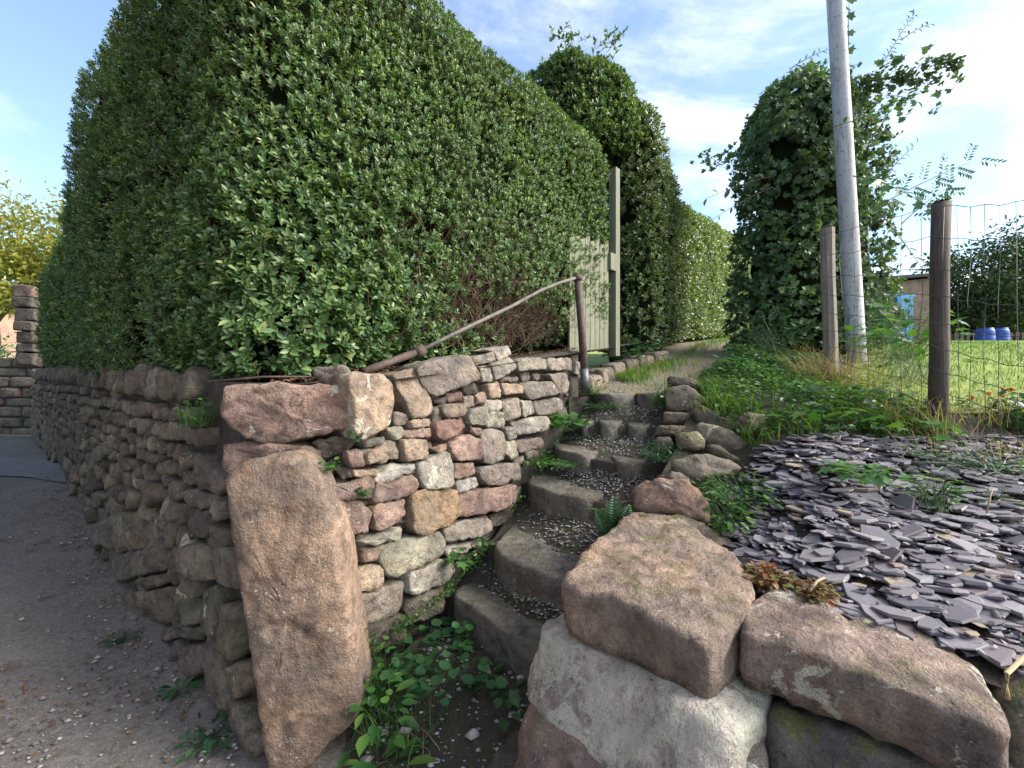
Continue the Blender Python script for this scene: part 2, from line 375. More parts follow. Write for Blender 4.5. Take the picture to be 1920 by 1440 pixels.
def slate_mat():
    m, t, b = newmat('purple grey slate'); ge = t.node('ShaderNodeNewGeometry'); oi = t.node('ShaderNodeObjectInfo')
    r = t.math('FRACT', t.math('ADD', ge.outputs['Random Per Island'], t.math('MULTIPLY', oi.outputs['Random'], 7.31)))
    v = objcoord(t); n = t.noise(v, 30, 6, .7); n2 = t.noise(t.vmath('MULTIPLY', v, (1, 1, 5)), 160, 3)
    c = t.ramp(r, [(0, (.085, .079, .097)), (.3, (.14, .13, .155)), (.55, (.185, .163, .178)), (.8, (.235, .222, .235)), (.93, (.17, .135, .14)), (1, (.30, .24, .16))])
    c = t.mix(1, c, t.ramp(n, [(.3, .7), (.7, 1.3)]), 'MULTIPLY')
    t.l.new(c, b.inputs['Base Color']); b.inputs['Roughness'].default_value = .62; b.inputs['Specular IOR Level'].default_value = .4
    t.l.new(t.bump(t.math('ADD', n, t.math('MULTIPLY', n2, .4)), .5, .004), b.inputs['Normal']); return m
M_SLATE = slate_mat()
def pebble_mat(name, cols):
    m, t, b = newmat(name); ge = t.node('ShaderNodeNewGeometry'); c = t.ramp(ge.outputs['Random Per Island'], [(i/(len(cols)-1), q) for i, q in enumerate(cols)])
    t.l.new(c, b.inputs['Base Color']); b.inputs['Roughness'].default_value = .85; return m
M_PEB = pebble_mat('pale grey gravel', [(.12, .11, .105), (.2, .19, .185), (.33, .32, .315), (.46, .45, .44), (.24, .21, .185)])
M_PEBR = pebble_mat('road grit', [(.11, .095, .082), (.19, .165, .145), (.29, .26, .23), (.40, .37, .34), (.17, .12, .09)])
def ground_mat(name, c1, c2, c3, sc=1.0, grit=.4, bd=.01, damp=None):
    m, t, b = newmat(name); tc = t.node('ShaderNodeTexCoord'); v = tc.outputs['Object']
    n = t.noise(v, 1.6*sc, 6, .62, .5); f = t.noise(v, 40*sc, 5, .7); g = t.noise(v, 190*sc, 3, .6); p = t.noise(v, 5.2*sc, 6, .65)
    c = t.mix(t.ramp(n, [(.35, 0), (.65, 1)]), c1, c2); c = t.mix(t.smooth(p, .56, .7), c, c3)
    c = t.mix(1, c, t.ramp(f, [(.3, .62), (.7, 1.35)]), 'MULTIPLY'); c = t.mix(1, c, t.ramp(g, [(.3, 1-grit), (.7, 1+grit)]), 'MULTIPLY')
    t.l.new(c, b.inputs['Base Color']); b.inputs['Roughness'].default_value = .93
    t.l.new(t.bump(t.math('ADD', f, t.math('MULTIPLY', g, .7)), .8, bd), b.inputs['Normal']); return m
M_ROAD = ground_mat('old lane tarmac', (.128, .115, .104), (.172, .158, .146), (.098, .075, .06), 1.0, .5, .008)
M_ROADBLUE = ground_mat('newer tarmac patch', (.135, .135, .14), (.165, .165, .17), (.12, .118, .12), 1.0, .35, .005)
M_PATH = ground_mat('mossy gravel path', (.15, .125, .10), (.2, .165, .075), (.13, .15, .045), 1.6, .45, .01)
M_STAIRBED = ground_mat('soil and moss between steps', (.05, .042, .033), (.075, .062, .045), (.05, .06, .018), 2.5, .45, .02)
M_GARDEN = ground_mat('garden soil', (.05, .04, .03), (.065, .055, .035), (.05, .065, .022), 2.0, .4, .02)
M_LAWN = ground_mat('lawn', (.2, .27, .045), (.26, .32, .06), (.16, .23, .04), .8, .35, .02)
def pole_mat():
    m, t, b = newmat('grey painted pole'); v = objcoord(t, False); n = t.noise(v, 3, 5, .6); st = t.noise(t.vmath('MULTIPLY', v, (14, 14, 1.2)), 1.0, 5, .7); sp = t.noise(v, 26, 6, .75)
    c = t.ramp(n, [(.3, (.36, .36, .38)), (.7, (.48, .48, .49))]); c = t.mix(t.smooth(st, .50, .66), c, (.25, .24, .23)); c = t.mix(t.math('MULTIPLY', t.smooth(sp, .56, .62), .75), c, (.09, .08, .08))
    t.l.new(c, b.inputs['Base Color']); b.inputs['Roughness'].default_value = .7; t.l.new(t.bump(t.math('ADD', sp, st), .6, .008), b.inputs['Normal']); return m
M_POLE = pole_mat()
def brick_mat(name, c1, c2, mort, scale):
    m, t, b = newmat(name); v = objcoord(t, False); sp = t.node('ShaderNodeSeparateXYZ'); t.l.new(v, sp.inputs[0])
    cb = t.node('ShaderNodeCombineXYZ'); t.l.new(t.math('ADD', sp.outputs[0], sp.outputs[1]), cb.inputs[0]); t.l.new(sp.outputs[2], cb.inputs[1])
    br = t.node('ShaderNodeTexBrick'); t.l.new(cb.outputs[0], br.inputs['Vector']); br.inputs['Scale'].default_value = scale
    br.inputs['Color1'].default_value = (*c1, 1); br.inputs['Color2'].default_value = (*c2, 1); br.inputs['Mortar'].default_value = (*mort, 1); br.inputs['Mortar Size'].default_value = .014
    c = t.mix(1, br.outputs[0], t.ramp(t.noise(v, 3, 5), [(.3, .7), (.7, 1.2)]), 'MULTIPLY'); t.l.new(c, b.inputs['Base Color']); b.inputs['Roughness'].default_value = .9
    t.l.new(t.bump(br.outputs['Fac'], -.5, .01), b.inputs['Normal']); return m
M_BRICK = brick_mat('old dark brick', (.12, .07, .06), (.17, .10, .085), (.2, .18, .17), 3.2)
M_BRICKRED = brick_mat('red brick', (.36, .09, .06), (.42, .13, .08), (.3, .25, .22), 3.2)
M_BRICKHOUSE = brick_mat('pink house brick', (.33, .17, .12), (.4, .22, .16), (.4, .36, .32), 2.2)
M_BLUE = plain('blue painted boards', (.07, .25, .5), .6, .15, 4, 0, .2)
M_BLUEBIN = plain('blue plastic', (.02, .07, .35), .45, .1, 4, 0, .05)
M_ROOF = plain('grey roof slate', (.11, .11, .125), .8, .25, 6, 0, .3)
M_BLACK = plain('tarred edge', (.02, .02, .02), .8, .2, 6)

# ------------------------------------------------------------------ plan of the place
RD = Vector((-.78, .625, 0)); RN = Vector((-.625, -.78, 0)); R0 = Vector((-1.0, 1.66, 0))      # lane wall: line and outward normal
W0 = Vector((-.72, 1.86, 0)); W1 = Vector((.52, 3.7, 0)); WD = (W1-W0).normalized(); WN = Vector((WD.y, -WD.x, 0))  # wall beside the steps
def itp(x, xs, ys): return float(np.interp(x, xs, ys))
def zroad(s): return itp(s, [0, 3, 6, 9, 30], [0, .03, .36, .40, .5])
def roadz(x, y): return zroad((Vector((x, y, 0))-R0).dot(RD))
GY = [0, 1, 1.4, 2, 2.35, 2.75, 3.6, 4.8, 5.8, 7, 13, 18, 40, 300]; GZ = [.45, .72, .82, 1.0, 1.12, 1.26, 1.46, 1.74, 1.93, 2.15, 2.80, 2.75, 3.6, 14]
def zg(y): return itp(y, GY, GZ)
def zpath(y): return itp(y, [3.8, 4.5, 5, 5.6, 7, 13, 30], [1.395, 1.57, 1.69, 1.85, 2.16, 2.95, 4.5])
def zbed(x, y):
    d = (x+1.3)*.557+(y-1.9)*.83
    return 1.45+.125*max(0, d)
def sheet(name, xs, ys, zf, mat, mask=None, jit=.0):
    V = []; Fc = []; nx = len(xs)
    for y in ys:
        for x in xs: V.append((x, y, zf(x, y)+jit*mnoise.noise((x*3, y*3, 1.7))))
    for j in range(len(ys)-1):
        for i in range(nx-1):
            cx_, cy_ = (xs[i]+xs[i+1])/2, (ys[j]+ys[j+1])/2
            if mask is None or mask(cx_, cy_): Fc.append((j*nx+i, j*nx+i+1, (j+1)*nx+i+1, (j+1)*nx+i))
    o = mk(name, V, Fc, mat); return tag(o, kind='structure')
def polysheet(name, left, right, zf, mat, nx=8, ny=60, kind='structure', parent=None):
    """sheet between two plan polylines (lists of xy)"""
    def lerp(pl, t):
        P = np.array(pl); d = np.r_[0, np.cumsum(np.linalg.norm(np.diff(P, axis=0), axis=1))]; t = t*d[-1]; return np.array([np.interp(t, d, P[:, 0]), np.interp(t, d, P[:, 1])])
    V = []; Fc = []
    for j in range(ny+1):
        a, b = lerp(left, j/ny), lerp(right, j/ny)
        for i in range(nx+1):
            p = a+(b-a)*i/nx; V.append((p[0], p[1], zf(p[0], p[1])+.008*mnoise.noise((p[0]*6, p[1]*6, .3))))
    for j in range(ny):
        for i in range(nx): A = j*(nx+1)+i; Fc.append((A, A+1, A+nx+2, A+nx+1))
    o = mk(name, V, Fc, mat, parent); return tag(o, kind=kind)

# lane
tag(sheet('road', list(np.linspace(-24, 2.4, 90)), list(np.linspace(-4, 14, 70)), roadz, M_ROAD, jit=.012), kind='structure')
polysheet('tarmac_patch', [(-9.5, 5.7), (-5.05, 5.05)], [(-11.5, 7.6), (-6.3, 6.05)], lambda x, y: roadz(x, y)+.016, M_ROADBLUE, 12, 30)
# far terrain under everything
sheet('terrain', [-400, -120, -60, -30, -8, 0, 30, 60, 120, 400], [6.5, 9.6, 14, 22, 40, 90, 300, 700], lambda x, y: ((.0 if y < 13 else .3) if x < -3 else itp(y, GY, GZ)-.3)+(0 if y < 80 else 4), M_LAWN)
# soil bank behind the two walls that carries the hedge
bk = [(-1.25, 2.02), (-.62, 1.98), (.58, 3.78), (.75, 4.1), (1.2, 4.75), (1.9, 5.7), (2.4, 6.6)]
lf = [tuple((R0+RD*s-RN*.1)[:2]) for s in (.35, 1.2, 2.4, 4, 6, 9, 12)]
polysheet('hedge_bank', lf, bk, lambda x, y: zbed(x, y), M_SOIL, 24, 24)
# garden ground right of the steps
GL = [(.30, 1.72), (.62, 2.05), (.86, 2.5), (1.12, 2.85), (1.36, 3.3), (1.5, 3.8), (2.1, 4.5), (3.2, 5.7), (5.2, 8.5), (8.4, 13)]
GR = [(2.9, -.1), (3.2, .6), (3.6, 1.4), (4.2, 2.2), (5, 3), (6, 4), (8, 5.5), (12, 8), (16, 10), (20, 13)]
def zleft(y): return itp(y, [1, 1.45, 2.0, 2.4, 2.75, 3.3, 3.7, 4.5], [.68, .735, .76, .90, 1.06, 1.30, 1.42, 1.62])
def xleft(y): return itp(y, [p[1] for p in GL], [p[0] for p in GL])
def gz(x, y):
    if y > 4.5 or y < 1.2: return zg(y)
    k = min(1, max(0, (x-xleft(y)-itp(y, [1.2, 1.7, 2.2, 3.0], [.45, .5, .35, .12]))/.6)); k = k*k*(3-2*k)
    return min(zg(y), zleft(y))*(1-k)+zg(y)*k
polysheet('garden_ground', GL, GR, gz, M_GARDEN, 30, 90)
def skirt(name, pl, ztop, zb, mat):
    V = []; Fc = []
    for (x, y) in pl: V += [(x, y, ztop(x, y)), (x, y, zb)]
    for i in range(len(pl)-1): Fc.append((2*i, 2*i+1, 2*i+3, 2*i+2))
    o = mk(name, V, Fc, mat, None, False); return tag(o, kind='structure')
skirt('garden_bank', GL[:7], lambda x, y: gz(x, y)+.002, 0, M_GARDEN)
skirt('garden_bank', [(.30, 1.72), (.86, 1.25), (1.35, .95), (2.0, .45), (2.9, -.1)], lambda x, y: gz(x, y)+.002, 0, M_GARDEN)
# lawn beyond the wire fence, path at the top of the steps
polysheet('lawn', [(2.85, 2.85), (2.85, 3.6), (5.0, 6.2), (8.0, 9), (9.5, 13), (11, 22)], [(9, 2.85), (11, 4), (16, 7), (22, 10), (28, 14), (34, 24)], lambda x, y: zg(y)+.02, M_LAWN, 24, 60)
skirt('path_edge', [(.5, 3.75), (.72, 3.92), (1.5, 3.74), (1.7, 3.72)], lambda x, y: 1.385, .9, M_STAIRBED)
polysheet('path', [(.72, 3.9), (1.0, 4.5), (1.5, 5.65), (2.6, 9.2), (5.6, 14.5), (12, 26)], [(1.5, 3.72), (2.05, 4.45), (3.2, 5.7), (5.2, 8.4), (8.7, 13), (17, 24)], lambda x, y: zpath(y), M_PATH, 8, 60)

# ------------------------------------------------------------------ wall beside the steps: every stone traced on the wall's face
PINK, PINKL, GREY, GREYD, GREYL = (.275, .198, .168), (.34, .255, .215), (.255, .228, .198), (.175, .152, .132), (.335, .315, .275)
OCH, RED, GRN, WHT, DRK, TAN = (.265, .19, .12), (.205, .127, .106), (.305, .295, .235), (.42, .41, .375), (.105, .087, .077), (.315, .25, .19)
SW = [ # (outline in photo pixels, colour, lichen, proud)
 ([(424,720),(500,719),(650,725),(661,737),(661,782),(650,800),(597,815),(542,830),(505,831),(462,825),(437,802),(420,780)], PINK, .42, .05),
 ([(589,692),(625,689),(647,686),(651,700),(650,724),(610,722)], GREY, .3, -.04),
 ([(654,705),(667,700),(725,701),(740,715),(740,760),(737,795),(680,825),(671,820),(665,790)], TAN, .62, .015),
 ([(735,702),(765,694),(800,694),(814,765),(805,776),(772,786),(762,765)], TAN, .3, .0),
 ([(785,689),(800,681),(867,662),(878,666),(896,697),(902,712),(875,722),(815,744),(804,725)], GREY, .3, .02),
 ([(885,669),(925,661),(928,677),(895,686)], GREY, .3, -.01), ([(905,656),(955,647),(963,664),(930,677),(927,662)], GREYL, .35, -.03),
 ([(896,687),(922,687),(930,712),(905,716)], GREYL, .3, 0), ([(922,682),(960,671),(972,690),(930,712)], GREYL, .3, .01),
 ([(972,674),(1022,671),(1026,691),(975,697)], GREYL, .3, .02), ([(1026,672),(1072,671),(1074,694),(1029,695)], GREY, .35, .02),
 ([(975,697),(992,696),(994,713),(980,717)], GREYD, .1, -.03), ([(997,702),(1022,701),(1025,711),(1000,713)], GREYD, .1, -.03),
 ([(1022,702),(1065,699),(1074,712),(1070,735),(1040,739),(1037,715)], GREY, .2, .02), ([(985,717),(1035,715),(1039,740),(995,749)], GREY, .35, .02),
 ([(940,717),(982,722),(985,737),(947,741)], TAN, .3, 0), ([(945,708),(970,706),(972,717),(940,716)], GREYD, .1, -.02), ([(915,719),(937,716),(942,745),(919,747)], TAN, .35, 0),
 ([(911,750),(942,750),(942,769),(912,770)], GREYL, .35, 0), ([(944,752),(972,747),(977,780),(950,790),(946,770)], GREY, .35, .01), ([(977,752),(997,751),(1007,775),(980,782)], GREYL, .3, 0),
 ([(1002,752),(1050,746),(1052,765),(1040,775),(1012,779)], GREY, .35, .015), ([(917,772),(942,772),(946,795),(940,802),(920,801)], GRN, .3, 0),
 ([(887,767),(910,762),(917,780),(917,800),(885,796),(882,780)], GRN, .25, 0), ([(947,802),(967,800),(972,820),(955,825)], GREY, .2, -.01),
 ([(965,790),(1025,780),(1030,787),(1029,805),(975,817),(972,800)], GREYL, .3, .015), ([(972,827),(1017,820),(1020,837),(975,850)], GREYD, .3, 0),
 ([(950,827),(972,827),(972,857),(960,861),(947,852)], GRN, .2, 0), ([(907,810),(925,804),(947,810),(951,830),(942,862),(920,870),(902,865)], GREY, .35, .015),
 ([(850,830),(882,815),(905,825),(907,847),(900,862),(860,864),(850,847)], PINK, .15, .02), ([(811,795),(832,787),(872,782),(879,800),(857,815),(827,827),(812,817)], RED, .15, .015),
 ([(810,840),(842,832),(845,840),(825,851)], TAN, .1, -.01), ([(829,760),(867,755),(875,765),(872,777),(842,784),(830,772)], TAN, .25, .01), ([(812,765),(829,761),(831,785),(813,790)], GREYD, .1, -.02),
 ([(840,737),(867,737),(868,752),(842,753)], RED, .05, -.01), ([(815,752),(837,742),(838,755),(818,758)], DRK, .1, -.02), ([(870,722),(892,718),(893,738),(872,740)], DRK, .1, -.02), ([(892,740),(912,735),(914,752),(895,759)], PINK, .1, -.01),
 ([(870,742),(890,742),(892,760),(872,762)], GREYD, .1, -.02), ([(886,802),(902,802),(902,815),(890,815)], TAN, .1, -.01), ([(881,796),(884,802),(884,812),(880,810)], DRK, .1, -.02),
 ([(791,870),(843,847),(850,861),(850,904),(843,913),(800,917),(791,904)], GREYL, .5, .03), ([(851,870),(892,867),(897,885),(885,895),(851,899)], PINK, .15, .01),
 ([(900,877),(972,866),(982,880),(980,900),(920,911),(900,900)], GREY, .2, .015), ([(855,902),(895,895),(899,912),(857,925)], WHT, .4, 0), ([(865,927),(960,909),(962,930),(955,950),(872,974),(864,952)], PINK, .4, .02),
 ([(780,922),(852,915),(866,937),(866,968),(846,986),(791,1005),(775,995),(777,953)], OCH, .12, .035), ([(840,989),(919,967),(922,992),(898,1005),(840,1020)], GREY, .2, .01),
 ([(831,1029),(910,1011),(907,1026),(855,1037),(832,1041)], GREYL, .3, 0), ([(716,1044),(733,1020),(831,995),(837,1020),(827,1044),(739,1086),(724,1078)], GRN, .35, .03),
 ([(763,1075),(840,1047),(855,1066),(846,1090),(775,1118),(762,1105)], GREYL, .45, .01), ([(766,1124),(833,1099),(827,1145),(800,1163),(769,1170)], GREYD, .15, 0),
 ([(652,1121),(754,1090),(757,1130),(745,1154),(662,1179)], GREYD, .3, .02), ([(646,1087),(714,1057),(717,1090),(702,1102),(653,1118)], TAN, .25, .01), ([(630,1017),(661,1014),(664,1069),(646,1081)], PINK, .2, .01),
 ([(684,1029),(727,1023),(730,1041),(687,1057)], TAN, .1, 0), ([(675,1011),(754,989),(759,1008),(693,1026)], GRN, .3, .01), ([(617,937),(681,941),(698,962),(690,999),(629,1014)], PINK, .2, .015),
 ([(698,953),(763,936),(766,965),(751,980),(711,996),(699,971)], PINK, .12, .02), ([(601,913),(705,895),(708,910),(702,934),(614,936)], PINK, .2, .01), ([(708,910),(776,889),(785,913),(776,928),(702,945)], PINK, .12, .015),
 ([(629,876),(662,876),(663,893),(640,898)], DRK, .1, -.02), ([(666,882),(708,876),(708,893),(671,893)], TAN, .2, -.01), ([(708,895),(730,873),(779,869),(782,879),(733,904),(711,904)], WHT, .5, 0),
 ([(653,846),(684,843),(687,870),(659,876)], PINK, .1, 0), ([(690,852),(727,831),(747,831),(754,855),(702,870),(690,870)], TAN, .2, .01), ([(757,824),(806,824),(806,858),(760,866)], TAN, .25, .015), ([(684,827),(720,817),(720,831),(687,840)], GREY, .2, -.01),
 ([(730,803),(754,800),(757,818),(739,827)], GRN, .2, -.01), ([(760,806),(806,803),(808,820),(763,822)], PINKL, .1, 0), ([(740,772),(768,779),(770,792),(742,800)], GREYD, .1, -.01), ([(770,789),(810,784),(813,800),(772,805)], TAN, .25, 0),
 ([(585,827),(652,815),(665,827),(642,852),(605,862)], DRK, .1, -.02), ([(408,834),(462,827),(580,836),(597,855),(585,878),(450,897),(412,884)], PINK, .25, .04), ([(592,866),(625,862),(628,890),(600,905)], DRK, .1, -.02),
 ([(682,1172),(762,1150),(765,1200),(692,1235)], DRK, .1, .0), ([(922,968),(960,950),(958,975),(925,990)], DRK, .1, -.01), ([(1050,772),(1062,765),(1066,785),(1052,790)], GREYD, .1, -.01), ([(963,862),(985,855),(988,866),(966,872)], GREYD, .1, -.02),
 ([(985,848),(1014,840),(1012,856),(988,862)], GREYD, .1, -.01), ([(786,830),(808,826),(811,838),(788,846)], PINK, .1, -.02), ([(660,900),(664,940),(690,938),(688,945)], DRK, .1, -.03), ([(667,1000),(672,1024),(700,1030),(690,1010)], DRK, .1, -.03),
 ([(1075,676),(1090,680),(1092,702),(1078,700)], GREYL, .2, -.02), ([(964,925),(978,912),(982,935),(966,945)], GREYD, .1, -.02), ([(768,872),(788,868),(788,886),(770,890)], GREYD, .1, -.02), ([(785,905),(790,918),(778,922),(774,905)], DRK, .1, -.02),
]
sw = thing('dry_stone_wall', 'weathered sandstone dry stone wall climbing beside the garden steps under the hedge', 'wall', (-.1, 2.8, 0))
P_FRONT = Vector((-1.0, 1.90, 0)); N_FRONT = Vector((.12, -.99, 0)).normalized()
def sw_frame(px):
    k = min(1, max(0, (px-600)/110)); k = k*k*(3-2*k)
    n = (N_FRONT*(1-k)+WN*k).normalized(); d = Vector(((px-960)/F, 1, 0))
    a = P_FRONT.dot(N_FRONT)/d.dot(N_FRONT); b = W0.dot(WN)/d.dot(WN); Y = a*(1-k)+b*k
    return d*Y, n
for i, (pl, col, li, pr) in enumerate(SW):
    cx_ = sum(p[0] for p in pl)/len(pl); c0, n0 = sw_frame(cx_)
    c0 = c0+n0*(pr-.012); n3 = (n0+Vector((0, 0, .06))).normalized()
    pts = [Upl(px, py, c0+Vector((0, 0, CAMZ)), n0) for px, py in pl]
    big = max(p[0] for p in pl)-min(p[0] for p in pl) > 60
    jit = random.Random(i); jm = jit.uniform(.84, 1.15); cc = tuple(c*jm for c in col)
    o = rock_poly('stone', pts, n3, .34 if i == 0 else (.2 if big else .13), M_STONE, (*cc, li), sw, nb=64 if i == 0 else 34, bulge=.007 if big else .005, rough=.016 if big else .011, tilt=.16, shrink=-.004, cut=.07, bevel=.008)
    if i == 0: o['label'] = 'large pink corner block pitted with dark spots'
# small packing stones wedged in the joints
for i in range(120):
    px = random.uniform(600, 1070); top = itp(px, [600, 700, 890, 1070], [870, 730, 700, 690]); bot = itp(px, [600, 660, 850, 980, 1070], [1000, 1190, 1090, 900, 730])
    py = random.uniform(top, bot); c0, n0 = sw_frame(px); c0 = c0-n0*.05; c = Upl(px, py, c0+Vector((0, 0, CAMZ)), n0); u, v, n = frame(n0)
    w_, h_ = random.uniform(.03, .06), random.uniform(.018, .03)
    pts = [c+u*(math.cos(a)*w_*random.uniform(.7, 1.1))+v*(math.sin(a)*h_*random.uniform(.7, 1.1)) for a in np.linspace(0, 2*math.pi, 7)[:-1]]
    g = random.choice((GREYD, DRK, PINK, TAN)); rock_poly('packing_stone', pts, n0, .06, M_STONE, (*[q*.8 for q in g], .1), sw, nb=10, bulge=.008, rough=.006)
# dark earth core behind the stones
def wallcore(name, pl, ztop, zb, th, parent):
    V = []; Fc = []
    for i, (x, y) in enumerate(pl):
        a = Vector(pl[max(i-1, 0)]); b = Vector(pl[min(i+1, len(pl)-1)]); d = (b-a).normalized(); n = Vector((-d.y, d.x))
        for (q, z) in ((0, zb), (0, ztop(x, y)), (th, ztop(x, y)), (th, zb)): V.append((x+n.x*q, y+n.y*q, z))
    for i in range(len(pl)-1):
        for k in range(4): A = 4*i+k; B = 4*i+(k+1) % 4; Fc.append((A, A+4, B+4, B))
    Fc.append((0, 1, 2, 3)); m = 4*(len(pl)-1); Fc.append((m+3, m+2, m+1, m))
    return mk(name, V, Fc, M_MORTAR, parent, False)
off = -WN*.075
pl = [(-1.27, 2.07), (-.95, 2.06), (W0.x+off.x-.02, W0.y+off.y+.06)]+[tuple((W0.lerp(W1, k)+off)[:2]) for k in (.25, .5, .75, 1.0, 1.13)]
wallcore('core', pl, lambda x, y: zbed(x, y)+.015, -.05, .25, sw)

# ------------------------------------------------------------------ lane wall
LW = [
 [(199,982),(226,960),(295,960),(299,985),(281,1029),(222,1036),(199,1015)], [(211,1047),(237,1033),(270,1036),(284,1073),(233,1091)], [(262,1045),(288,1007),(317,1026),(306,1069),(283,1077)], [(233,1091),(302,1077),(306,1098),(248,1109)],
 [(310,1047),(335,1018),(346,1080),(321,1102),(306,1088)], [(339,1029),(361,1015),(397,1026),(401,1069),(383,1095),(350,1077)], [(200,1084),(226,1091),(251,1113),(248,1193),(219,1171),(193,1131)], [(255,1109),(313,1102),(332,1135),(321,1179),(277,1168),(251,1150)],
 [(251,1171),(277,1160),(295,1186),(299,1240),(277,1250),(251,1237)], [(303,1208),(332,1200),(339,1222),(328,1263),(302,1248)], [(335,1215),(368,1211),(375,1252),(364,1273),(343,1259)], [(299,985),(339,964),(335,1015),(310,1036)],
 [(343,950),(394,955),(400,1005),(355,1012)], [(328,1102),(350,1080),(372,1171),(350,1171)], [(368,1109),(397,1098),(412,1142),(405,1200),(379,1171)], [(405,1131),(434,1142),(445,1186),(437,1244),(408,1215)], [(423,1252),(448,1244),(463,1288),(445,1310)],
 [(372,1190),(405,1215),(425,1280),(440,1340),(400,1310),(375,1250)], [(420,1310),(450,1330),(480,1400),(470,1430),(430,1370)], [(401,1029),(430,1029),(445,1113),(401,1095)], [(162,971),(193,982),(204,1015),(190,1033),(171,1022)], [(182,1040),(204,1047),(211,1080),(193,1073)],
 [(160,840),(212,825),(212,852),(185,867),(160,865)], [(242,910),(262,900),(300,905),(312,925),(307,945),(262,957),(242,945)], [(210,915),(238,903),(241,935),(225,947)], [(160,927),(185,920),(205,930),(192,950),(170,957)], [(370,870),(390,865),(410,890),(412,922),(395,927),(372,910)],
 [(342,922),(367,916),(407,935),(400,955),(348,948)], [(245,840),(265,835),(307,860),(300,870),(250,862)], [(312,905),(340,900),(342,935),(315,945)], [(300,1180),(330,1178),(332,1196),(300,1205)], [(325,1140),(350,1175),(372,1180),(368,1207),(335,1196)], [(200,1190),(246,1200),(248,1232),(226,1210)],
]
lw = thing('lane_wall', 'long dark rubble stone wall running back along the lane below the hedge', 'wall', tuple(R0+RD*4))
def rpt(s, z, out=0): return R0+RD*s+RN*out+Vector((0, 0, z))
def to_sz(p): q = Vector(p)-R0; return q.dot(RD), q.z
traced = []
LCOL = [(.19, .17, .138), (.16, .146, .116), (.20, .172, .146), (.175, .164, .126), (.13, .117, .097), (.24, .222, .185)]
for i, pl in enumerate(LW):
    pts = [Upl(px, py, R0+Vector((0, 0, CAMZ)), RN) for px, py in pl]
    sz = [to_sz(p) for p in pts]; traced.append(np.array(sz)); q = random.Random(i+50); c = q.choice(LCOL); qm = q.uniform(.8, 1.2)
    rock_poly('stone', pts, RN+Vector((0, 0, .05)), .18, M_ROADSTONE, (*[x*qm for x in c], q.uniform(.05, .45)), lw, nb=30, bulge=.01, rough=.014, tilt=.2, cut=.1, bevel=.013, shrink=.001)
def free(s, z, pad=.0):
    P = np.array([[s, z]])
    for t in traced:
        if inpoly(P, [tuple(x) for x in t])[0]: return False
    return True
def lane_top(s): return itp(s, [0, 1, 3, 6, 12], [1.40, 1.41, 1.45, 1.52, 1.62])
far_parts = []
def lane_stone(s, z, w_, h_, coping=False):
    pts = []
    for a in np.linspace(0, 2*math.pi, 9)[:-1]:
        ca, sa = math.cos(a), math.sin(a); k = (abs(ca)**7+abs(sa)**7)**(-1/7)
        pts.append(rpt(s+ca*k*w_/2*random.uniform(.86, 1.04), z+sa*k*h_/2*random.uniform(.84, 1.05)))
    c = random.choice(LCOL); qm = random.uniform(.7, 1.2); out = random.uniform(-.015, .02); n = RN+Vector((random.uniform(-.1, .1), 0, random.uniform(-.05, .12)))
    o = rock_poly('coping_stone' if coping else 'stone', [p+RN*out for p in pts], n, .16 if not coping else .26, M_ROADSTONE, (*[x*qm for x in c], random.uniform(.0, .45)), lw if s < 5.2 else None, nb=18 if s < 3 else 11, bulge=min(w_, h_)*.05, rough=.013, tilt=.25, cut=.14, bevel=.013, shrink=.003)
    if s >= 5.2:
        off_ = np.array(o.location); me = o.data; far_parts.append(([Vector(v.co)+o.location for v in me.vertices], [tuple(p.vertices) for p in me.polygons])); bpy.data.objects.remove(o); bpy.data.meshes.remove(me)
z = -.02; row = 0
while z < 1.45:
    s = random.uniform(.0, .2); h0 = itp(z, [0, .5, .9, 1.4], [.22, .19, .115, .11])*random.uniform(.85, 1.15)
    while s < 11.2:
        w_ = random.uniform(.9, 2.1)*h0*(1 if s < 4 else 1.25); h_ = h0*random.uniform(.8, 1.12); zc = z+h0/2+zroad(s)*max(0, 1-z/1.2)+random.uniform(-.02, .02)
        if s > .18 and not (s < .62 and zc > .95) and zc+h_/2 < lane_top(s)+.03 and free(s+w_/2, zc) and (s > .5 or zc > .5): lane_stone(s+w_/2, zc, w_*.97, h_*.98)
        s += w_
    z += h0*.97
s = .8
while s < 11:
    w_ = random.uniform(.10, .24); h_ = random.uniform(.17, .25); lane_stone(s+w_/2, lane_top(s)+h_*.42, w_*.98, h_, True); s += w_
v_, f_ = merge(far_parts); o = mk('far_stones', v_, f_, M_ROADSTONE, lw, True, color=(.2, .175, .14, .2)); o['kind'] = 'stuff'
wallcore('core', [tuple((R0+RD*s-RN*.075)[:2]) for s in (11.3, 8, 5, 2.5, 1, .3)], lambda x, y: lane_top((Vector((x, y, 0))-R0).dot(RD))+.1, -.1, .28, lw)

# ------------------------------------------------------------------ standing stone at the foot of the wall
ss = [(413,893),(440,868),(505,851),(545,848),(566,860),(596,905),(620,960),(640,1040),(652,1130),(664,1215),(678,1300),(672,1345),(610,1415),(560,1470),(500,1475),(488,1400),(476,1300),(458,1190),(443,1080),(428,970)]
st_p = [Upl(px, py, (-.8, 1.66, .6), Vector((.10, -.99, .06))) for px, py in ss]
o = rock_poly('standing_stone', st_p, Vector((.10, -.99, .06)), .24, M_STONE, (.285, .208, .158, .36), None, nb=110, bulge=.02, rough=.0105, tilt=.02, cut=.1, taper=.95, freq=5, bevel=.022)
tag(o, 'tall leaning orange brown standing stone at the corner where the steps meet the lane', 'standing stone')

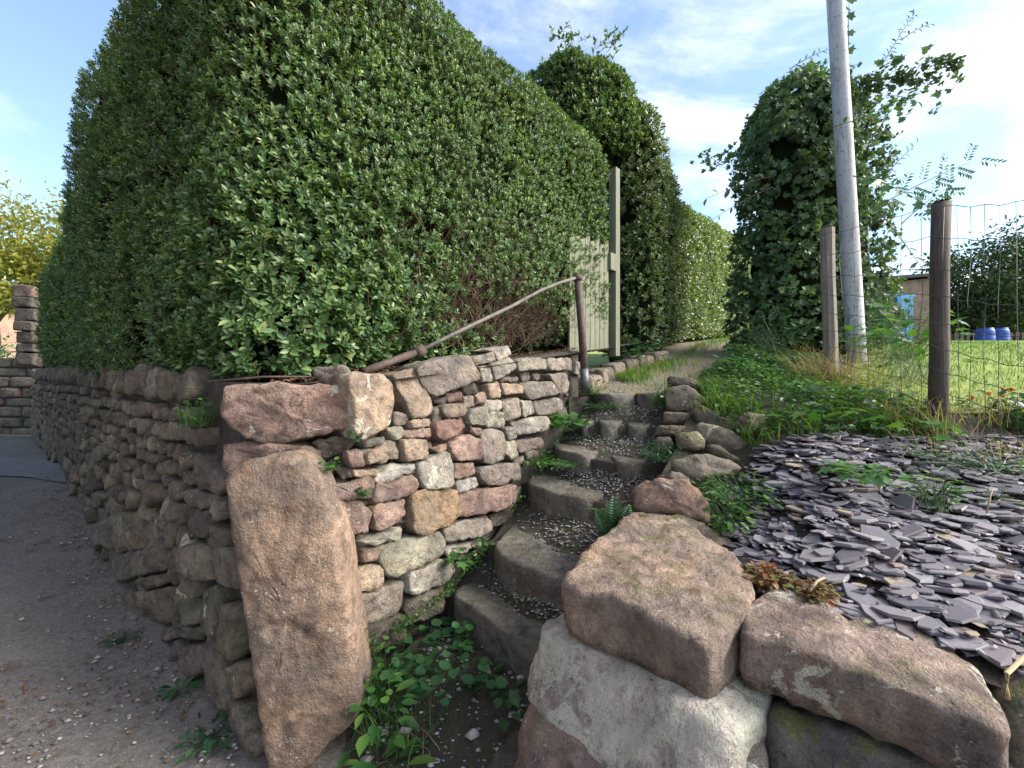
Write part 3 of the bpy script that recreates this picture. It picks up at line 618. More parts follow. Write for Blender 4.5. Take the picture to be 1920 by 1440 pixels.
# ------------------------------------------------------------------ steps
stp = thing('stone_steps', 'flight of worn dark grey stone steps with gravel treads climbing to the path', 'steps', (.3, 2.9, 0))
ZS = [.335, .545, .80, 1.0, 1.185, 1.415]
def stepstone(pts, dep, seedcol=1.0, n=34, r=.012): rock_poly('step', pts, Vector((0, 0, 1)), dep, M_DARKSTONE, (.175*seedcol, .168*seedcol, .152*seedcol, .14), stp, nb=n, bulge=.006, rough=r, tilt=.02, cut=.11, taper=1.0, freq=6, bevel=.013, shrink=-.006)
stepstone([Uz(*p, ZS[0]) for p in [(848,1118),(872,1092),(950,1088),(1040,1128),(1085,1165),(1060,1215),(990,1212),(915,1160)]], .34)
stepstone([Uz(*p, ZS[1]) for p in [(926,1022),(960,985),(1015,988),(1100,1030),(1125,1055),(1068,1090),(1000,1064),(945,1044)]], .22)
stepstone([Uz(*p, ZS[2]) for p in [(987,900),(1030,879),(1078,883),(1100,893),(1145,902),(1133,925),(1095,930),(1032,919),(1000,908)]], .26)
stepstone([Uz(*p, ZS[2]-.015) for p in [(1137,920),(1158,900),(1190,897),(1200,925),(1145,936)]], .22, .85, 20)
stepstone([Uz(*p, ZS[3]) for p in [(1037,836),(1060,828),(1117,832),(1126,846),(1102,854),(1055,845)]], .17, 1.15, 24)
stepstone([Uz(*p, ZS[3]-.02) for p in [(1145,858),(1162,846),(1195,840),(1222,850),(1210,866),(1165,868)]], .18, .95, 24)
stepstone([Uz(*p, ZS[4]) for p in [(1080,786),(1090,777),(1118,779),(1120,788),(1098,794)]], .17, 1.15, 20)
stepstone([Uz(*p, ZS[4]) for p in [(1121,788),(1135,778),(1162,778),(1172,789),(1160,795),(1126,795)]], .18, 1.05, 22)
stepstone([Uz(*p, ZS[4]-.01) for p in [(1173,791),(1190,783),(1220,784),(1226,794),(1210,799),(1178,799)]], .17, .85, 22)
stepstone([U(px, 720+(CAMZ-ZS[5])*F/Y, Y) for px, Y in [(1112,4.0),(1137,4.3),(1192,4.2),(1192,3.75),(1150,3.72),(1120,3.8)]], .16, 1.05, 22)
stepstone([U(px, 720+(CAMZ-ZS[5])*F/Y, Y) for px, Y in [(1193,4.2),(1232,4.1),(1240,3.65),(1194,3.72)]], .16, .9, 20)
FR = [[(-.40, 2.42), (-.33, 2.34), (-.119, 2.118), (.071, 1.894), (.235, 1.883), (.40, 1.83)], [(-.18, 2.62), (-.107, 2.53), (.11, 2.22), (.279, 2.065), (.50, 1.98)], [(.03, 3.14), (.10, 3.06), (.45, 2.67), (.594, 2.57), (.82, 2.6), (.95, 2.58)],
      [(.27, 3.45), (.326, 3.39), (.53, 2.985), (.72, 2.81), (.89, 2.8), (1.12, 2.74)], [(.46, 3.72), (.56, 3.55), (.60, 3.42), (.84, 3.36), (1.03, 3.29), (1.30, 3.2)], [(.64, 3.95), (.73, 3.82), (1.1, 3.73), (1.28, 3.65), (1.5, 3.58)]]
def front(i, t, back):
    P_ = np.array(FR[i]); d_ = np.r_[0, np.cumsum(np.linalg.norm(np.diff(P_, axis=0), axis=1))]; t = t*d_[-1]; return np.array([np.interp(t, d_, P_[:, 0])+back*.45, np.interp(t, d_, P_[:, 1])+back*.9])
ZB = [.425, .66, .895, 1.095, 1.325]
def tread(i, u_, w_):
    p = front(i, u_, .05)*(1-w_)+front(i+1, u_, .07)*w_; zz_, zk_ = ZS[i], ZB[i]
    return p[0], p[1], zz_-.022+.02*mnoise.noise((p[0]*7, p[1]*7, zz_))+(zk_-zz_+.02)*max(0, (w_-.3)/.7)**.9-.012*(w_ < .3)
V = []; Fc = []; m = 14
for k in range(5):
    o_ = len(V)
    for j in range(m+1):
        for i in range(m+1):
            x_, y_, z_ = tread(k, i/m, max(0, (j-1)/(m-1))); V.append((x_, y_, z_ if j else ZS[k]-.4))
    for j in range(m):
        for i in range(m): A = o_+j*(m+1)+i; Fc.append((A, A+1, A+m+2, A+m+1))
tag(mk('stair_bed', V, Fc, M_STAIRBED), kind='structure')

polysheet('foot_soil', [(-.66, 1.50), (-.66, 1.9), (-.40, 2.42)], [(-.05, 1.30), (.22, 1.62), (.34, 1.90)], lambda x, y: max(roadz(x, y)+.006, .006+.17*min(1, max(0, (y+.55*x-1.30)/.62))), M_STAIRBED, 14, 18)
# ------------------------------------------------------------------ boulders and edging right of the steps
def boulder(label, corners, color, n=22, k=9, rough=.02, fine=.005, name='boulder', mat=None, freq=4.0):
    o = rock_hex(name, corners, mat or M_STONE, color, None, n, k, rough, fine, freq); return tag(o, label, 'boulder', 'loose sandstone blocks edging the slate bed')
def topblock(label, pxs, z, depth, color, bevel=.03):
    o = rock_poly('boulder', [Uz(px, py, z) for px, py in pxs], Vector((-.05, -.05, 1)), depth, M_STONE, color, None, nb=90, bulge=.006, rough=.015, tilt=.02, cut=.07, taper=.98, freq=6, bevel=bevel); return tag(o, label, 'boulder', 'loose sandstone blocks edging the slate bed')
topblock('big flat topped tan block heaped on the pale slab beside the first step', [(1050,1090),(1090,1035),(1180,972),(1235,966),(1310,1000),(1385,1045),(1420,1095),(1400,1130),(1338,1196),(1290,1180),(1180,1128)], .83, .185, (.315, .242, .195, .26), .014)
topblock('long brown block with pale green lichen patches in front of the slates', [(1380,1190),(1395,1135),(1425,1112),(1490,1112),(1600,1133),(1740,1180),(1835,1238),(1895,1310),(1890,1350),(1740,1300),(1560,1245)], .785, .145, (.25, .195, .17, .54), .018)
boulder('pale grey pink slab tilted under the big tan block', [(-.0, 1.5, .40), (.46, .96, .37), (.85, 1.25, .42), (.35, 1.8, .42), (.1, 1.58, .625), (.565, 1.045, .635), (.85, 1.35, .64), (.4, 1.85, .63)], (.47, .435, .40, .84), 30, 11, .028)
boulder('dark pink stone lowest of the heap, below the pale slab', [(-.06, 1.34, -.05), (.33, .96, -.05), (.7, 1.3, -.05), (.25, 1.75, -.05), (.0, 1.44, .44), (.38, 1.02, .385), (.7, 1.3, .40), (.25, 1.75, .44)], (.26, .2, .175, .36), 22, 7, .03)
boulder('blackish mossy slab underneath the long lichened block', [(.60, 1.04, .2), (1.15, .72, .2), (1.5, 1.05, .2), (.9, 1.4, .2), (.645, 1.12, .615), (1.14, .90, .60), (1.4, 1.1, .61), (.85, 1.4, .62)], (.125, .12, .115, .33), 22, 8, .03, mat=M_MOSSY)
boulder('small upright grey stone jammed between the pale slab and blackish slab', [(.575, 1.06, .36), (.62, 1.03, .36), (.7, 1.15, .36), (.63, 1.18, .36), (.58, 1.07, .55), (.625, 1.045, .54), (.7, 1.15, .55), (.63, 1.18, .56)], (.2, .19, .17, .4), 12, 7, .012)
boulder('flat greenish stone sunk in the lane at the standing stone foot', [(-.83, 1.40, -.08), (-.50, 1.36, -.08), (-.44, 1.52, -.08), (-.66, 1.68, -.08), (-.83, 1.42, .035), (-.52, 1.38, .03), (-.46, 1.5, .03), (-.66, 1.66, .04)], (.22, .21, .15, .2), 14, 6, .02, mat=M_MOSSY)
boulder('dark low stone at the foot of the heap beside the gravel', [(-.15, 1.5, -.06), (.0, 1.25, -.06), (.2, 1.5, -.06), (.02, 1.75, -.06), (-.13, 1.52, .10), (.0, 1.32, .08), (.2, 1.5, .1), (.02, 1.75, .12)], (.12, .115, .11, .15), 14, 6, .02)
def lump(label, pxs, Y, color, depth=.3, n=(-.3, -.8, .5), bul=.05, mat=None, name='boulder', parent=None, nb=40, rough=.02):
    n = Vector(n).normalized(); cx_ = sum(p[0] for p in pxs)/len(pxs); cy_ = sum(p[1] for p in pxs)/len(pxs); c = U(cx_, cy_, Y)
    pts = [Upl(px, py, c, n) for px, py in pxs]
    o = rock_poly(name, pts, n, depth, mat or M_STONE, color, parent, nb=nb, bulge=bul*.4, rough=rough*.85, tilt=.14, cut=.1, freq=6, bevel=.016)
    if parent is None: tag(o, label, 'boulder', 'loose sandstone blocks edging the slate bed')
    return o
lump('mossy stone at the right end of the long lichened block', [(1885,1290),(1930,1240),(2000,1270),(2010,1420),(1960,1470),(1890,1430)], 1.02, (.16, .15, .11, .2), .25, (-.2, -.8, .6), .06, M_MOSSY)
lump('rounded pinkish boulder beside the fern, above the big tan block', [(1177,905),(1228,895),(1288,899),(1331,935),(1337,982),(1279,968),(1185,955)], 2.12, (.32, .21, .17, .45))
lump('rough crusted rock wedged behind the big tan block', [(1187,958),(1228,962),(1313,975),(1373,1005),(1382,1036),(1335,1040),(1240,1010),(1190,985)], 1.98, (.25, .215, .17, .5), .25, (-.1, -.6, .8), .03, M_MOSSY)
lump('flat dark grey boulder at the slate bed edge beside the fourth step', [(1254,862),(1313,846),(1365,856),(1392,872),(1365,893),(1309,897),(1262,880)], 2.42, (.22, .195, .16, .35), .2, (-.1, -.7, .7), .04)
lump('small dark stone just behind the rounded pinkish boulder', [(1225,890),(1250,883),(1285,887),(1302,902),(1260,905)], 2.3, (.2, .18, .15, .3), .15, (-.1, -.7, .7), .03)
lump('lone mossy yellow grey stone in the weeds above the slates', [(1384,783),(1407,772),(1437,777),(1440,812),(1400,810)], 2.75, (.27, .25, .17, .4), .2, (-.2, -.8, .5), .04, M_MOSSY)
ew = thing('edging_wall', 'low mossy edging wall of stacked stones on the garden side of the upper steps', 'wall', (1.2, 3.1, 1.0))
for pxs, Y, col in [([(1247,726),(1288,720),(1318,736),(1313,764),(1271,771),(1247,762)], 3.35, (.26, .225, .18, .4)), ([(1243,770),(1292,771),(1294,794),(1241,791)], 3.2, (.22, .19, .15, .25)), ([(1228,798),(1288,794),(1288,816),(1224,817)], 3.05, (.2, .17, .13, .2)),
    ([(1264,811),(1313,810),(1324,828),(1318,846),(1267,838)], 2.75, (.42, .38, .24, .1)), ([(1296,762),(1313,755),(1369,788),(1416,811),(1420,828),(1365,814),(1305,790)], 3.0, (.25, .23, .18, .45)), ([(1300,788),(1365,800),(1409,830),(1399,862),(1339,840),(1305,815)], 2.75, (.23, .215, .165, .45)),
    ([(1226,818),(1262,818),(1266,845),(1230,850)], 2.9, (.15, .13, .105, .1)), ([(1322,830),(1345,832),(1395,862),(1385,872),(1330,852)], 2.6, (.2, .19, .13, .3)), ([(1250,705),(1300,708),(1320,722),(1288,728),(1250,722)], 3.6, (.2, .18, .14, .2))]:
    lump('', pxs, Y, col, .3, (-.35, -.85, .35), .035, M_MOSSY, 'stone', ew, 26, .016)
# kerb of low stones on the hedge side of the path
kb = thing('path_kerb', 'low kerb of grey stones along the path below the gate', 'kerb', (1.1, 4.4, 1.6))
KP = [(.70, 4.0), (.86, 4.28), (1.04, 4.55), (1.24, 4.8), (1.46, 5.04), (1.72, 5.3), (2.0, 5.55)]
for i in range(len(KP)-1):
    a, b = Vector((*KP[i], 0)), Vector((*KP[i+1], 0)); d = (b-a); n = Vector((d.y, -d.x, 0)).normalized(); a2 = a.lerp(b, .03); b2 = a.lerp(b, .97)
    zb_ = zpath(a.y)-.08; zt_ = min(zbed(a.x, a.y)+.01, zpath(a.y)+.13)
    q = lambda p, z, o_: (p.x+n.x*o_, p.y+n.y*o_, z)
    rock_hex('stone', [q(a2, zb_, .08), q(b2, zb_, .08), q(b2, zb_, -.15), q(a2, zb_, -.15), q(a2, zt_, .06), q(b2, zt_+.03, .06), q(b2, zt_+.03, -.15), q(a2, zt_, -.15)], M_STONE, (.24, .21, .17, .35), kb, 10, 7, .015)

# ------------------------------------------------------------------ foliage builders
def outline_pts(poly, ds=.04, rnd=3):
    q = np.array(poly); ar = (q[:, 0]*np.roll(q[:, 1], -1)-np.roll(q[:, 0], -1)*q[:, 1]).sum()
    if ar < 0: poly = list(poly)[::-1]
    P = chaikin(poly, rnd, .22); d = np.linalg.norm(np.roll(P, -1, 0)-P, axis=1).sum(); P = resample(P, int(d/ds))
    T = np.roll(P, -1, 0)-np.roll(P, 1, 0); T /= np.linalg.norm(T, axis=1, keepdims=True); N = np.stack([T[:, 1], -T[:, 0]], 1)   # outward for ccw
    return P, N
def hedge_surface(P, N, j, l, zb, zt, r, foot=.10, under=.25, batter=0.0, lump=.07, seed=1):
    """points on the clipped surface; j perimeter index, l arc length up the profile"""
    p = P[j]; n = N[j]; z0 = zb(p[:, 0], p[:, 1]); z1 = zt(p[:, 0], p[:, 1]); hs = z1-z0-r
    side = l < hs; arc = (~side) & (l < hs+r*math.pi/2); th = np.clip((l-hs)/r, 0, math.pi/2); fl = np.maximum(l-hs-r*math.pi/2, 0)
    z = np.where(side, z0+l, z1-r+r*np.sin(th)); inn = np.where(side, 0, r*(1-np.cos(th))+fl)
    inn = inn+foot*np.clip(1-(z-z0)/under, 0, 1)**1.5+batter*(z-z0)/np.maximum(z1-z0, .1)
    Q = np.stack([p[:, 0]-n[:, 0]*inn, p[:, 1]-n[:, 1]*inn, z], 1)
    nn = np.stack([n[:, 0]*np.cos(th), n[:, 1]*np.cos(th), np.sin(th)], 1)
    q = vnoise(Q, 2.3, seed)*.6+vnoise(Q, 5.5, seed+1)*.4-.5
    return Q+nn*(q*2*lump)[:, None], nn
def sprigs(Q, n, nl, ll, up=.5, spread=.75, step=.32, T=T_OVAL, wr=.52, depth=(.10, .0), rand=.5, szn=None):
    """leafy shoots: Q tips on the surface, n outward; nl leaves each, opposite pairs"""
    m = len(Q); a = nrm(n*.75+np.array([[0, 0, up]])+rdir(m)*rand); L = ll*RNG.uniform(.72, 1.25, m)
    if szn is not None: L = L*szn
    b = nrm(np.cross(a, rdir(m))); c = np.cross(a, b); base = Q-n*RNG.uniform(depth[1], depth[0], m)[:, None]; G = []
    for k in range(nl):
        ph = (k//2)*(math.pi/2)+(k % 2)*math.pi; sd_ = b*math.cos(ph)+c*math.sin(ph)
        D = nrm(a*(1-spread*.55)+sd_*spread+rdir(m)*.22); Nn = nrm(a-D*(a*D).sum(1, keepdims=True)+rdir(m)*.25)
        lk = L*(.75+.25*math.sin(math.pi*(k+1)/(nl+1)))*RNG.uniform(.8, 1.15, m)
        G.append(leafgeo(base+a*((k//2)*step*L)[:, None], D, Nn, lk, lk*wr, T))
    stems = (base-a*(L*.6)[:, None], base+a*((nl//2)*step*L)[:, None])
    return cat(G), stems
def hedge(name, label, poly, zb, zt, r, dens, leaf, mat, vis, top=.6, nl=8, T=T_OVAL, lump=.07, foot=.1, under=.25, batter=0., twigs=0, keep=None, up=.5, leafobj=0, core_in=.13, wr=.52, seed=1, group=None, rand=.5, step=.32, szf=None):
    P, N = outline_pts(poly); c = P.mean(0); th = thing(name, label, 'hedge', (float(c[0]), float(c[1]), float(zb(c[None, 0], c[None, 1])[0])), group)
    ok = vis(P, N); idx = np.nonzero(ok)[0]; ds = np.linalg.norm(P[1]-P[0])
    H = float(np.max(zt(P[:, 0], P[:, 1])-zb(P[:, 0], P[:, 1]))); Lmax = H-r+r*math.pi/2+top
    n = int(len(idx)*ds*Lmax*dens/nl); j = idx[RNG.integers(0, len(idx), n)]; l = RNG.uniform(0, Lmax, n)
    Q, nn = hedge_surface(P, N, j, l, zb, zt, r, foot, under, batter, lump, seed)
    hl = zt(P[j][:, 0], P[j][:, 1])-zb(P[j][:, 0], P[j][:, 1])-r+r*math.pi/2+top; g = l < hl
    if keep is not None: g &= keep(Q, RNG.uniform(0, 1, n))
    Q, nn, l = Q[g], nn[g], l[g]
    szn = .8+.4*vnoise(Q, 1.2, seed+5)
    if szf is not None: szn = szn*szf(Q)
    if leafobj:
        d = np.linalg.norm(Q-np.array([[0, 0, CAMZ]]), axis=1); od = np.argsort(d); near = od[:leafobj//4]; Q2, n2 = Q[near], nn[near]
        sh = [bpy.data.meshes.new('leaf') for _ in range(1)][0]; tv, tf = T; sh.from_pydata([tuple(map(float, (x*wr, y, z))) for x, y, z in tv], [], [tuple(map(int, f)) for f in tf]); sh.update(); sh.polygons.foreach_set('use_smooth', np.ones(len(tf), bool)); sh.materials.append(mat)
        m = len(Q2); a = nrm(n2*.8+np.array([[0, 0, up]])+rdir(m)*rand); bb = nrm(np.cross(a, rdir(m))); cc = np.cross(a, bb)
        for i in range(m):
            for k in range(4):
                ph = (k//2)*math.pi/2+(k % 2)*math.pi; D = Vector(a[i]*.55+(bb[i]*math.cos(ph)+cc[i]*math.sin(ph))*.75+RNG.normal(size=3)*.1).normalized(); Nv = Vector(a[i]); S = D.cross(Nv).normalized(); Nv = S.cross(D)
                L = leaf*RNG.uniform(.85, 1.25); o = bpy.data.objects.new('leaf', sh); pos = Vector(Q2[i])+Vector(a[i])*(k//2)*.3*L
                COL.objects.link(o); o.parent = th; o.location = pos-ORIG[th]
                from mathutils import Matrix
                o.rotation_mode = 'QUATERNION'; o.rotation_quaternion = Matrix((S, D, Nv)).transposed().to_quaternion(); o.scale = (L, L, L)
    (V, Fc), st = sprigs(Q, nn, nl, leaf, up, .75, step, T, wr, rand=rand, szn=szn)
    o = mk('foliage', V, Fc, mat, th); o['kind'] = 'stuff'
    sel = RNG.uniform(0, 1, len(Q)) < .5
    V, Fc = stickgeo(st[0][sel], st[1][sel], .0022, .0012); o = mk('stems', V, Fc, M_TWIG, th); o['kind'] = 'stuff'
    # near-black shell: shade inside the hedge put into its colour
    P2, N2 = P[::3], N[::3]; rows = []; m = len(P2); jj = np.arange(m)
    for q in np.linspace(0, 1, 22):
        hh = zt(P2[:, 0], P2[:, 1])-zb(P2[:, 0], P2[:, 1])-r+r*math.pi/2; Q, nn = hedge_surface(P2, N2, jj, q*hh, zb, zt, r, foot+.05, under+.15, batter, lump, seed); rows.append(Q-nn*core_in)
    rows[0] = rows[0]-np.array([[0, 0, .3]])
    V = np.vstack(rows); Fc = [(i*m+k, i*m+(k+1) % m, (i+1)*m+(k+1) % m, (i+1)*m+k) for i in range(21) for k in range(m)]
    mk('shade_core', [tuple(x) for x in V], Fc, M_HEDGECORE, th)
    return th
A = lambda f: (lambda x, y: np.array([f(a, b) for a, b in zip(np.atleast_1d(x), np.atleast_1d(y))]))
def facing(P, N): # sides the place shows towards the lane and steps
    d = -P; d = d/np.linalg.norm(d, axis=1, keepdims=True); return (N*d).sum(1) > -.25

# main hedge above the two walls
HC = (-1.27, 2.02)
HL = R0+RD*5.5+RN*.06; HB = HL-RN*1.1+RD*.2
def zt_main(x, y):
    s = (x-R0.x)*RD.x+(y-R0.y)*RD.y; e = (x-HC[0])*.66+(y-HC[1])*.75
    t = 4.28+.08*max(0, s) if s > 0 else 4.28
    if s > 4.2: t -= .9*((s-4.2)/1.3)**1.6
    if e > 1.2 and s < 1: t -= .03*(e-1.2)
    return t
def keep_main(Q, u):
    # thin, twiggy patches low on the face above the handrail
    e = (Q[:, 0]-HC[0])*.66+(Q[:, 1]-HC[1])*.75; h = Q[:, 2]-1.6
    bare = np.exp(-((e-1.75)/.75)**2-((h-.42)/.30)**2)*1.0+np.exp(-((e-2.35)/.3)**2-((h-.22)/.25)**2)*1.0
    bare = bare*(.4+1.1*vnoise(Q, 3.1, 9)); gaps = (vnoise(Q, 5.5, 3) < .30)*.6
    lane = ((Q[:, 0]-R0.x)*RN.x+(Q[:, 1]-R0.y)*RN.y > -.3)*np.clip((np.hypot(Q[:, 0], Q[:, 1])-2.6)/2, 0, 1)*.62
    return u > np.clip(np.clip(bare, 0, .93)*1.0+gaps*(bare < .3)+lane, 0, .94)
mh = hedge('privet_hedge', 'tall clipped privet hedge with glossy leaves standing on the wall beside the steps', [HC, (-.2, 3.22), (.45, 3.96), (.80, 4.34), (1.06, 4.62), (.75, 4.95), (-.35, 5.6), (-1.9, 4.4), tuple(HB[:2]), tuple(HL[:2]), tuple((R0+RD*4+RN*.10)[:2]), tuple((R0+RD*2+RN*.05)[:2]), tuple((R0+RD*.9-RN*.04)[:2])],
    A(lambda x, y: zbed(x, y)+.06), A(zt_main), .38, 14600, .0315, M_PRIVET, facing, .35, 8, T_HEX, .055, .12, .3, 0, keep=keep_main, up=.55, leafobj=280, szf=lambda Q: .86+.7*np.exp(-((Q[:, 0]+1.0)/1.0)**2-((Q[:, 2]-1.5)/1.0)**2))
# bare brown twigs in the thin patches
m = 900; e = np.clip(RNG.normal(1.95, .55, m), .3, 2.9); h = np.abs(RNG.normal(.0, .38, m)); bx_ = HC[0]+.66*e; by_ = HC[1]+.75*e
A0 = np.stack([bx_-.75*(.14), by_+.66*.14, 1.62+.1*e*.9+h], 1); D0 = nrm(np.stack([RNG.normal(.25, .5, m), RNG.normal(-.2, .5, m), RNG.normal(.75, .45, m)], 1)); ln = RNG.uniform(.12, .38, m)
off_ = RNG.uniform(-.02, .1, m)[:, None]*np.array([[.75, -.66, 0]]); A0 = A0+off_; v1 = stickgeo(A0, A0+D0*ln[:, None], .0035, .0014)
D1 = nrm(D0+rdir(m)*.6); mid = A0+D0*(ln*.6)[:, None]; v2 = stickgeo(mid, mid+D1*(ln*.5)[:, None], .002, .001)
V, Fc = cat([v1, v2]); o = mk('bare_twigs', V, Fc, M_TWIG, mh); o['kind'] = 'stuff'
for k in range(9):
    e = .25+k*.31; p = Vector((HC[0]+.66*e-.75*.22, HC[1]+.75*e+.66*.22, 0)); z0 = zbed(p.x, p.y)-.03
    V, Fc = tube([p+Vector((0, 0, z0)), p+Vector((random.uniform(-.05, .05), random.uniform(-.05, .05), z0+.3)), p+Vector((random.uniform(-.12, .12), .1, z0+.8))], [.022, .017, .008], 7); mk('stem', V, Fc, M_BARK, mh)

# lower hedge further along the lane
def lanept(s, i): return tuple((R0+RD*s-RN*i)[:2])
hedge('lane_hedge', 'lower rounded hedge further along the lane, beyond the tall privet', [lanept(6.0, .05), lanept(6.0, 1.1), lanept(9.8, 1.1), lanept(9.8, .02), lanept(8, .0)][::-1], A(lambda x, y: zbed(x, y)+.12), A(lambda x, y: 3.75-.0*x), .6, 1500, .07, M_PRIVET, facing, .4, 6, T_LOW, .09, .15, .4, seed=4)

# hedge along the path, with the arch over the gate
PD = np.array([.58, .815])
def along(x, y): return 5.42+((x-1.8)*.58+(y-5.42)*.815)*.815
def zt_path(x, y): return itp(along(x, y), [5.0, 5.6, 6.1, 6.6, 7.4, 9, 13, 20], [5.35, 5.25, 4.8, 4.5, 4.62, 5.0, 5.95, 6.8])
hedge('path_hedge', 'long clipped hedge rising beside the path beyond the gate', [(1.80, 5.42), (2.15, 5.85), (3.0, 7.1), (4.95, 9.85), (7.3, 13.15), (12, 19.8), (11, 20.5), (6.0, 14), (3.2, 10), (1.3, 7.3), (1.18, 5.62)],
    A(lambda x, y: zpath(along(x, y))+.08), A(zt_path), .4, 2300, .058, M_HEDGE2, facing, .3, 6, T_LOW, .06, .1, .3, seed=7)
ha = hedge('hedge_arch', 'shaggy untrimmed hedge arch over the wooden gate', [(.62, 4.92), (1.12, 5.15), (1.55, 5.30), (1.72, 5.6), (1.1, 6.2), (.35, 5.9), (.02, 5.4)],
    A(lambda x, y: 4.42), A(lambda x, y: 5.62), .42, 4200, .048, M_PRIVET, facing, .3, 6, T_HEX, .10, .12, .3, seed=9, up=.9)
# shoots escaping from the arch
mm = 46; Q = np.stack([RNG.uniform(.35, 1.3, mm), RNG.uniform(5.0, 5.7, mm), RNG.uniform(5.5, 5.62, mm)], 1); tips = Q+np.stack([RNG.normal(.05, .08, mm), RNG.normal(0, .08, mm), RNG.uniform(.04, .20, mm)], 1)
G = [stickgeo(Q, tips, .004, .002)]; G2 = []
for k in range(8):
    p = Q+(tips-Q)*(.25+.75*k/7); D = nrm(rdir(mm)*.8+np.array([[0, 0, .6]])); G2.append(leafgeo(p, D, rdir(mm), .06, .03, T_OVAL))
V, Fc = cat(G2); V, Fc = cat(G2+G) if False else cat(G2); o = mk('shoots', V, Fc, M_PRIVET, ha); o['kind'] = 'stuff'; V, Fc = cat(G); o = mk('shoot_stems', V, Fc, M_TWIG, ha); o['kind'] = 'stuff'

# ------------------------------------------------------------------ gate between the hedges
gt = thing('wooden_gate', 'pale green weathered board gate half swallowed by the hedge', 'gate', (.8, 4.45, 1.8))
gd = Vector((.69, .72, 0)); gn = Vector((.72, -.69, 0)); g0 = Vector((.50, 4.02, 0))
for i in range(8):
    c = g0+gd*(.10+i*.088); zb_ = zbed(c.x, c.y)-.02; v, f = obox((c.x, c.y), gd, gn, .08, .022, zb_, zb_+1.13+(.03 if i % 2 else 0)+.01*random.uniform(-1, 1)); 
    v[4] = (v[4][0], v[4][1], v[4][2]-.03); v[7] = (v[7][0], v[7][1], v[7][2]-.03); mk('board', v, f, M_GATE, gt, False)
for zz_ in (.25, .85):
    c = g0+gd*.42-gn*.03; v, f = obox((c.x, c.y), gd, gn, .74, .03, zbed(c.x, c.y)+zz_, zbed(c.x, c.y)+zz_+.09); mk('rail', v, f, M_GATE, gt, False)
c = g0+gd*.90; v, f = obox((c.x, c.y), gd, gn, .085, .085, zbed(c.x, c.y)-.1, 3.85); mk('post', v, f, M_GATE, gt, False)
c = g0+gd*.80+gn*.02; v, f = obox((c.x, c.y), gd, gn, .10, .05, 2.72, 2.9); mk('latch', v, f, M_GATE, gt, False)

# ------------------------------------------------------------------ handrail
hr = thing('handrail', 'rusty iron pipe handrail rising to a leaning post at the top of the wall', 'handrail', tuple(U(1097, 728, 3.8)))
a, b = U(1083, 520, 3.8), U(1098, 732, 3.8); V, Fc = tube([b, b.lerp(a, .5)+Vector((.004, 0, 0)), a], [.036, .034, .033], 14); mk('post', V, Fc, M_RUST, hr)
V, Fc = tube([b+Vector((0, 0, -.02)), b.lerp(a, .19)], [.040, .0385], 14); mk('post_sleeve', V, Fc, M_GALV, hr)
V, Fc = tube([a+Vector((0, 0, -.03)), a+Vector((0, 0, .02))], [.042, .040], 12); mk('elbow', V, Fc, M_RUST, hr)
lo, cp = U(682, 697, 2.15), U(785, 659, 2.5)
V, Fc = tube([lo, lo.lerp(cp, .5), cp], .0215, 10); mk('rusty_pipe', V, Fc, M_RUST, hr)
V, Fc = tube([cp-(cp-lo).normalized()*.03, cp+(cp-lo).normalized()*.03], .036, 12); mk('coupling', V, Fc, M_RUST, hr)
V, Fc = tube([cp, U(880, 612, 2.85), U(960, 574, 3.2), U(1015, 544, 3.45), U(1050, 530, 3.62), a], .0135, 10); mk('rail', V, Fc, M_RAIL, hr)

# ------------------------------------------------------------------ pole, posts, wire
pb, pt_ = U(1607, 690, 4.75), U(1563, -60, 4.75); dv = (pt_-pb)
V, Fc = tube([pb+dv*k for k in np.linspace(-.06, 1.5, 24)], [.093-.016*k for k in np.linspace(0, 1, 24)], 24)
tag(mk('utility_pole', V, Fc, M_POLE), 'tall pale grey leaning pole in front of the ivy column', 'pole')
def fpost(p_top, p_bot, wpx, mat, label, rnd=False):
    V, Fc = tube([p_bot+(p_bot-p_top)*.1, p_bot.lerp(p_top, .33)+Vector((.006, 0, 0)), p_bot.lerp(p_top, .7)-Vector((.003, 0, 0)), p_top-Vector((0, 0, .012)), p_top], [wpx*1.05, wpx, wpx*.98, wpx, wpx*.82], 14 if rnd else 8)
    return tag(mk('fence_post', V, Fc, mat, None, False if not rnd else True), label, 'post', 'posts of the wire fence')
dpost = fpost(U(1765, 378, 2.6), U(1757, 800, 2.6), .046, M_WOODDARK, 'dark weathered fence post with a mossy top standing by the lawn', True)
fpost(U(1551, 426, 3.6), U(1558, 738, 3.6), .053, M_WOODGREY, 'short pale sawn fence post in dry grass beside the pole')
V, Fc = leafgeo(np.array([list(U(1766, 377, 2.6))]*50)+RNG.normal(size=(50, 3))*.018, rdir(50)+np.array([[0, 0, .5]]), rdir(50), .03, .02, T_LOW); o = mk('moss_cap', V, Fc, M_WEED, dpost); o['kind'] = 'stuff'
wf = thing('wire_fence', 'sagging square mesh stock wire fence strung between the posts', 'fence', (2.62, 3.0, 1.3))
FA, FB, FC_ = U(1551, 440, 3.56), U(1762, 385, 2.56), U(1990, 370, 2.05)
def wirep(t, h):  # t 0..1 post to post, 1..2 onward; h share of height
    a, b = (FA, FB) if t <= 1 else (FB, FC_); k = t if t <= 1 else t-1; p = a.lerp(b, k); g = zg(p.y)+.04; z = p.z*(h)+g*(1-h)-.02*math.sin(math.pi*k)*h
    return Vector((p.x-.05, p.y, z+.006*math.sin(t*23+h*11)))
for h in (1, .86, .72, .60, .48, .37, .27, .18, .10, .02):
    V, Fc = tube([wirep(t, h) for t in np.linspace(0, 2, 33)], .0021, 5); mk('line_wire', V, Fc, M_WIRE, wf)
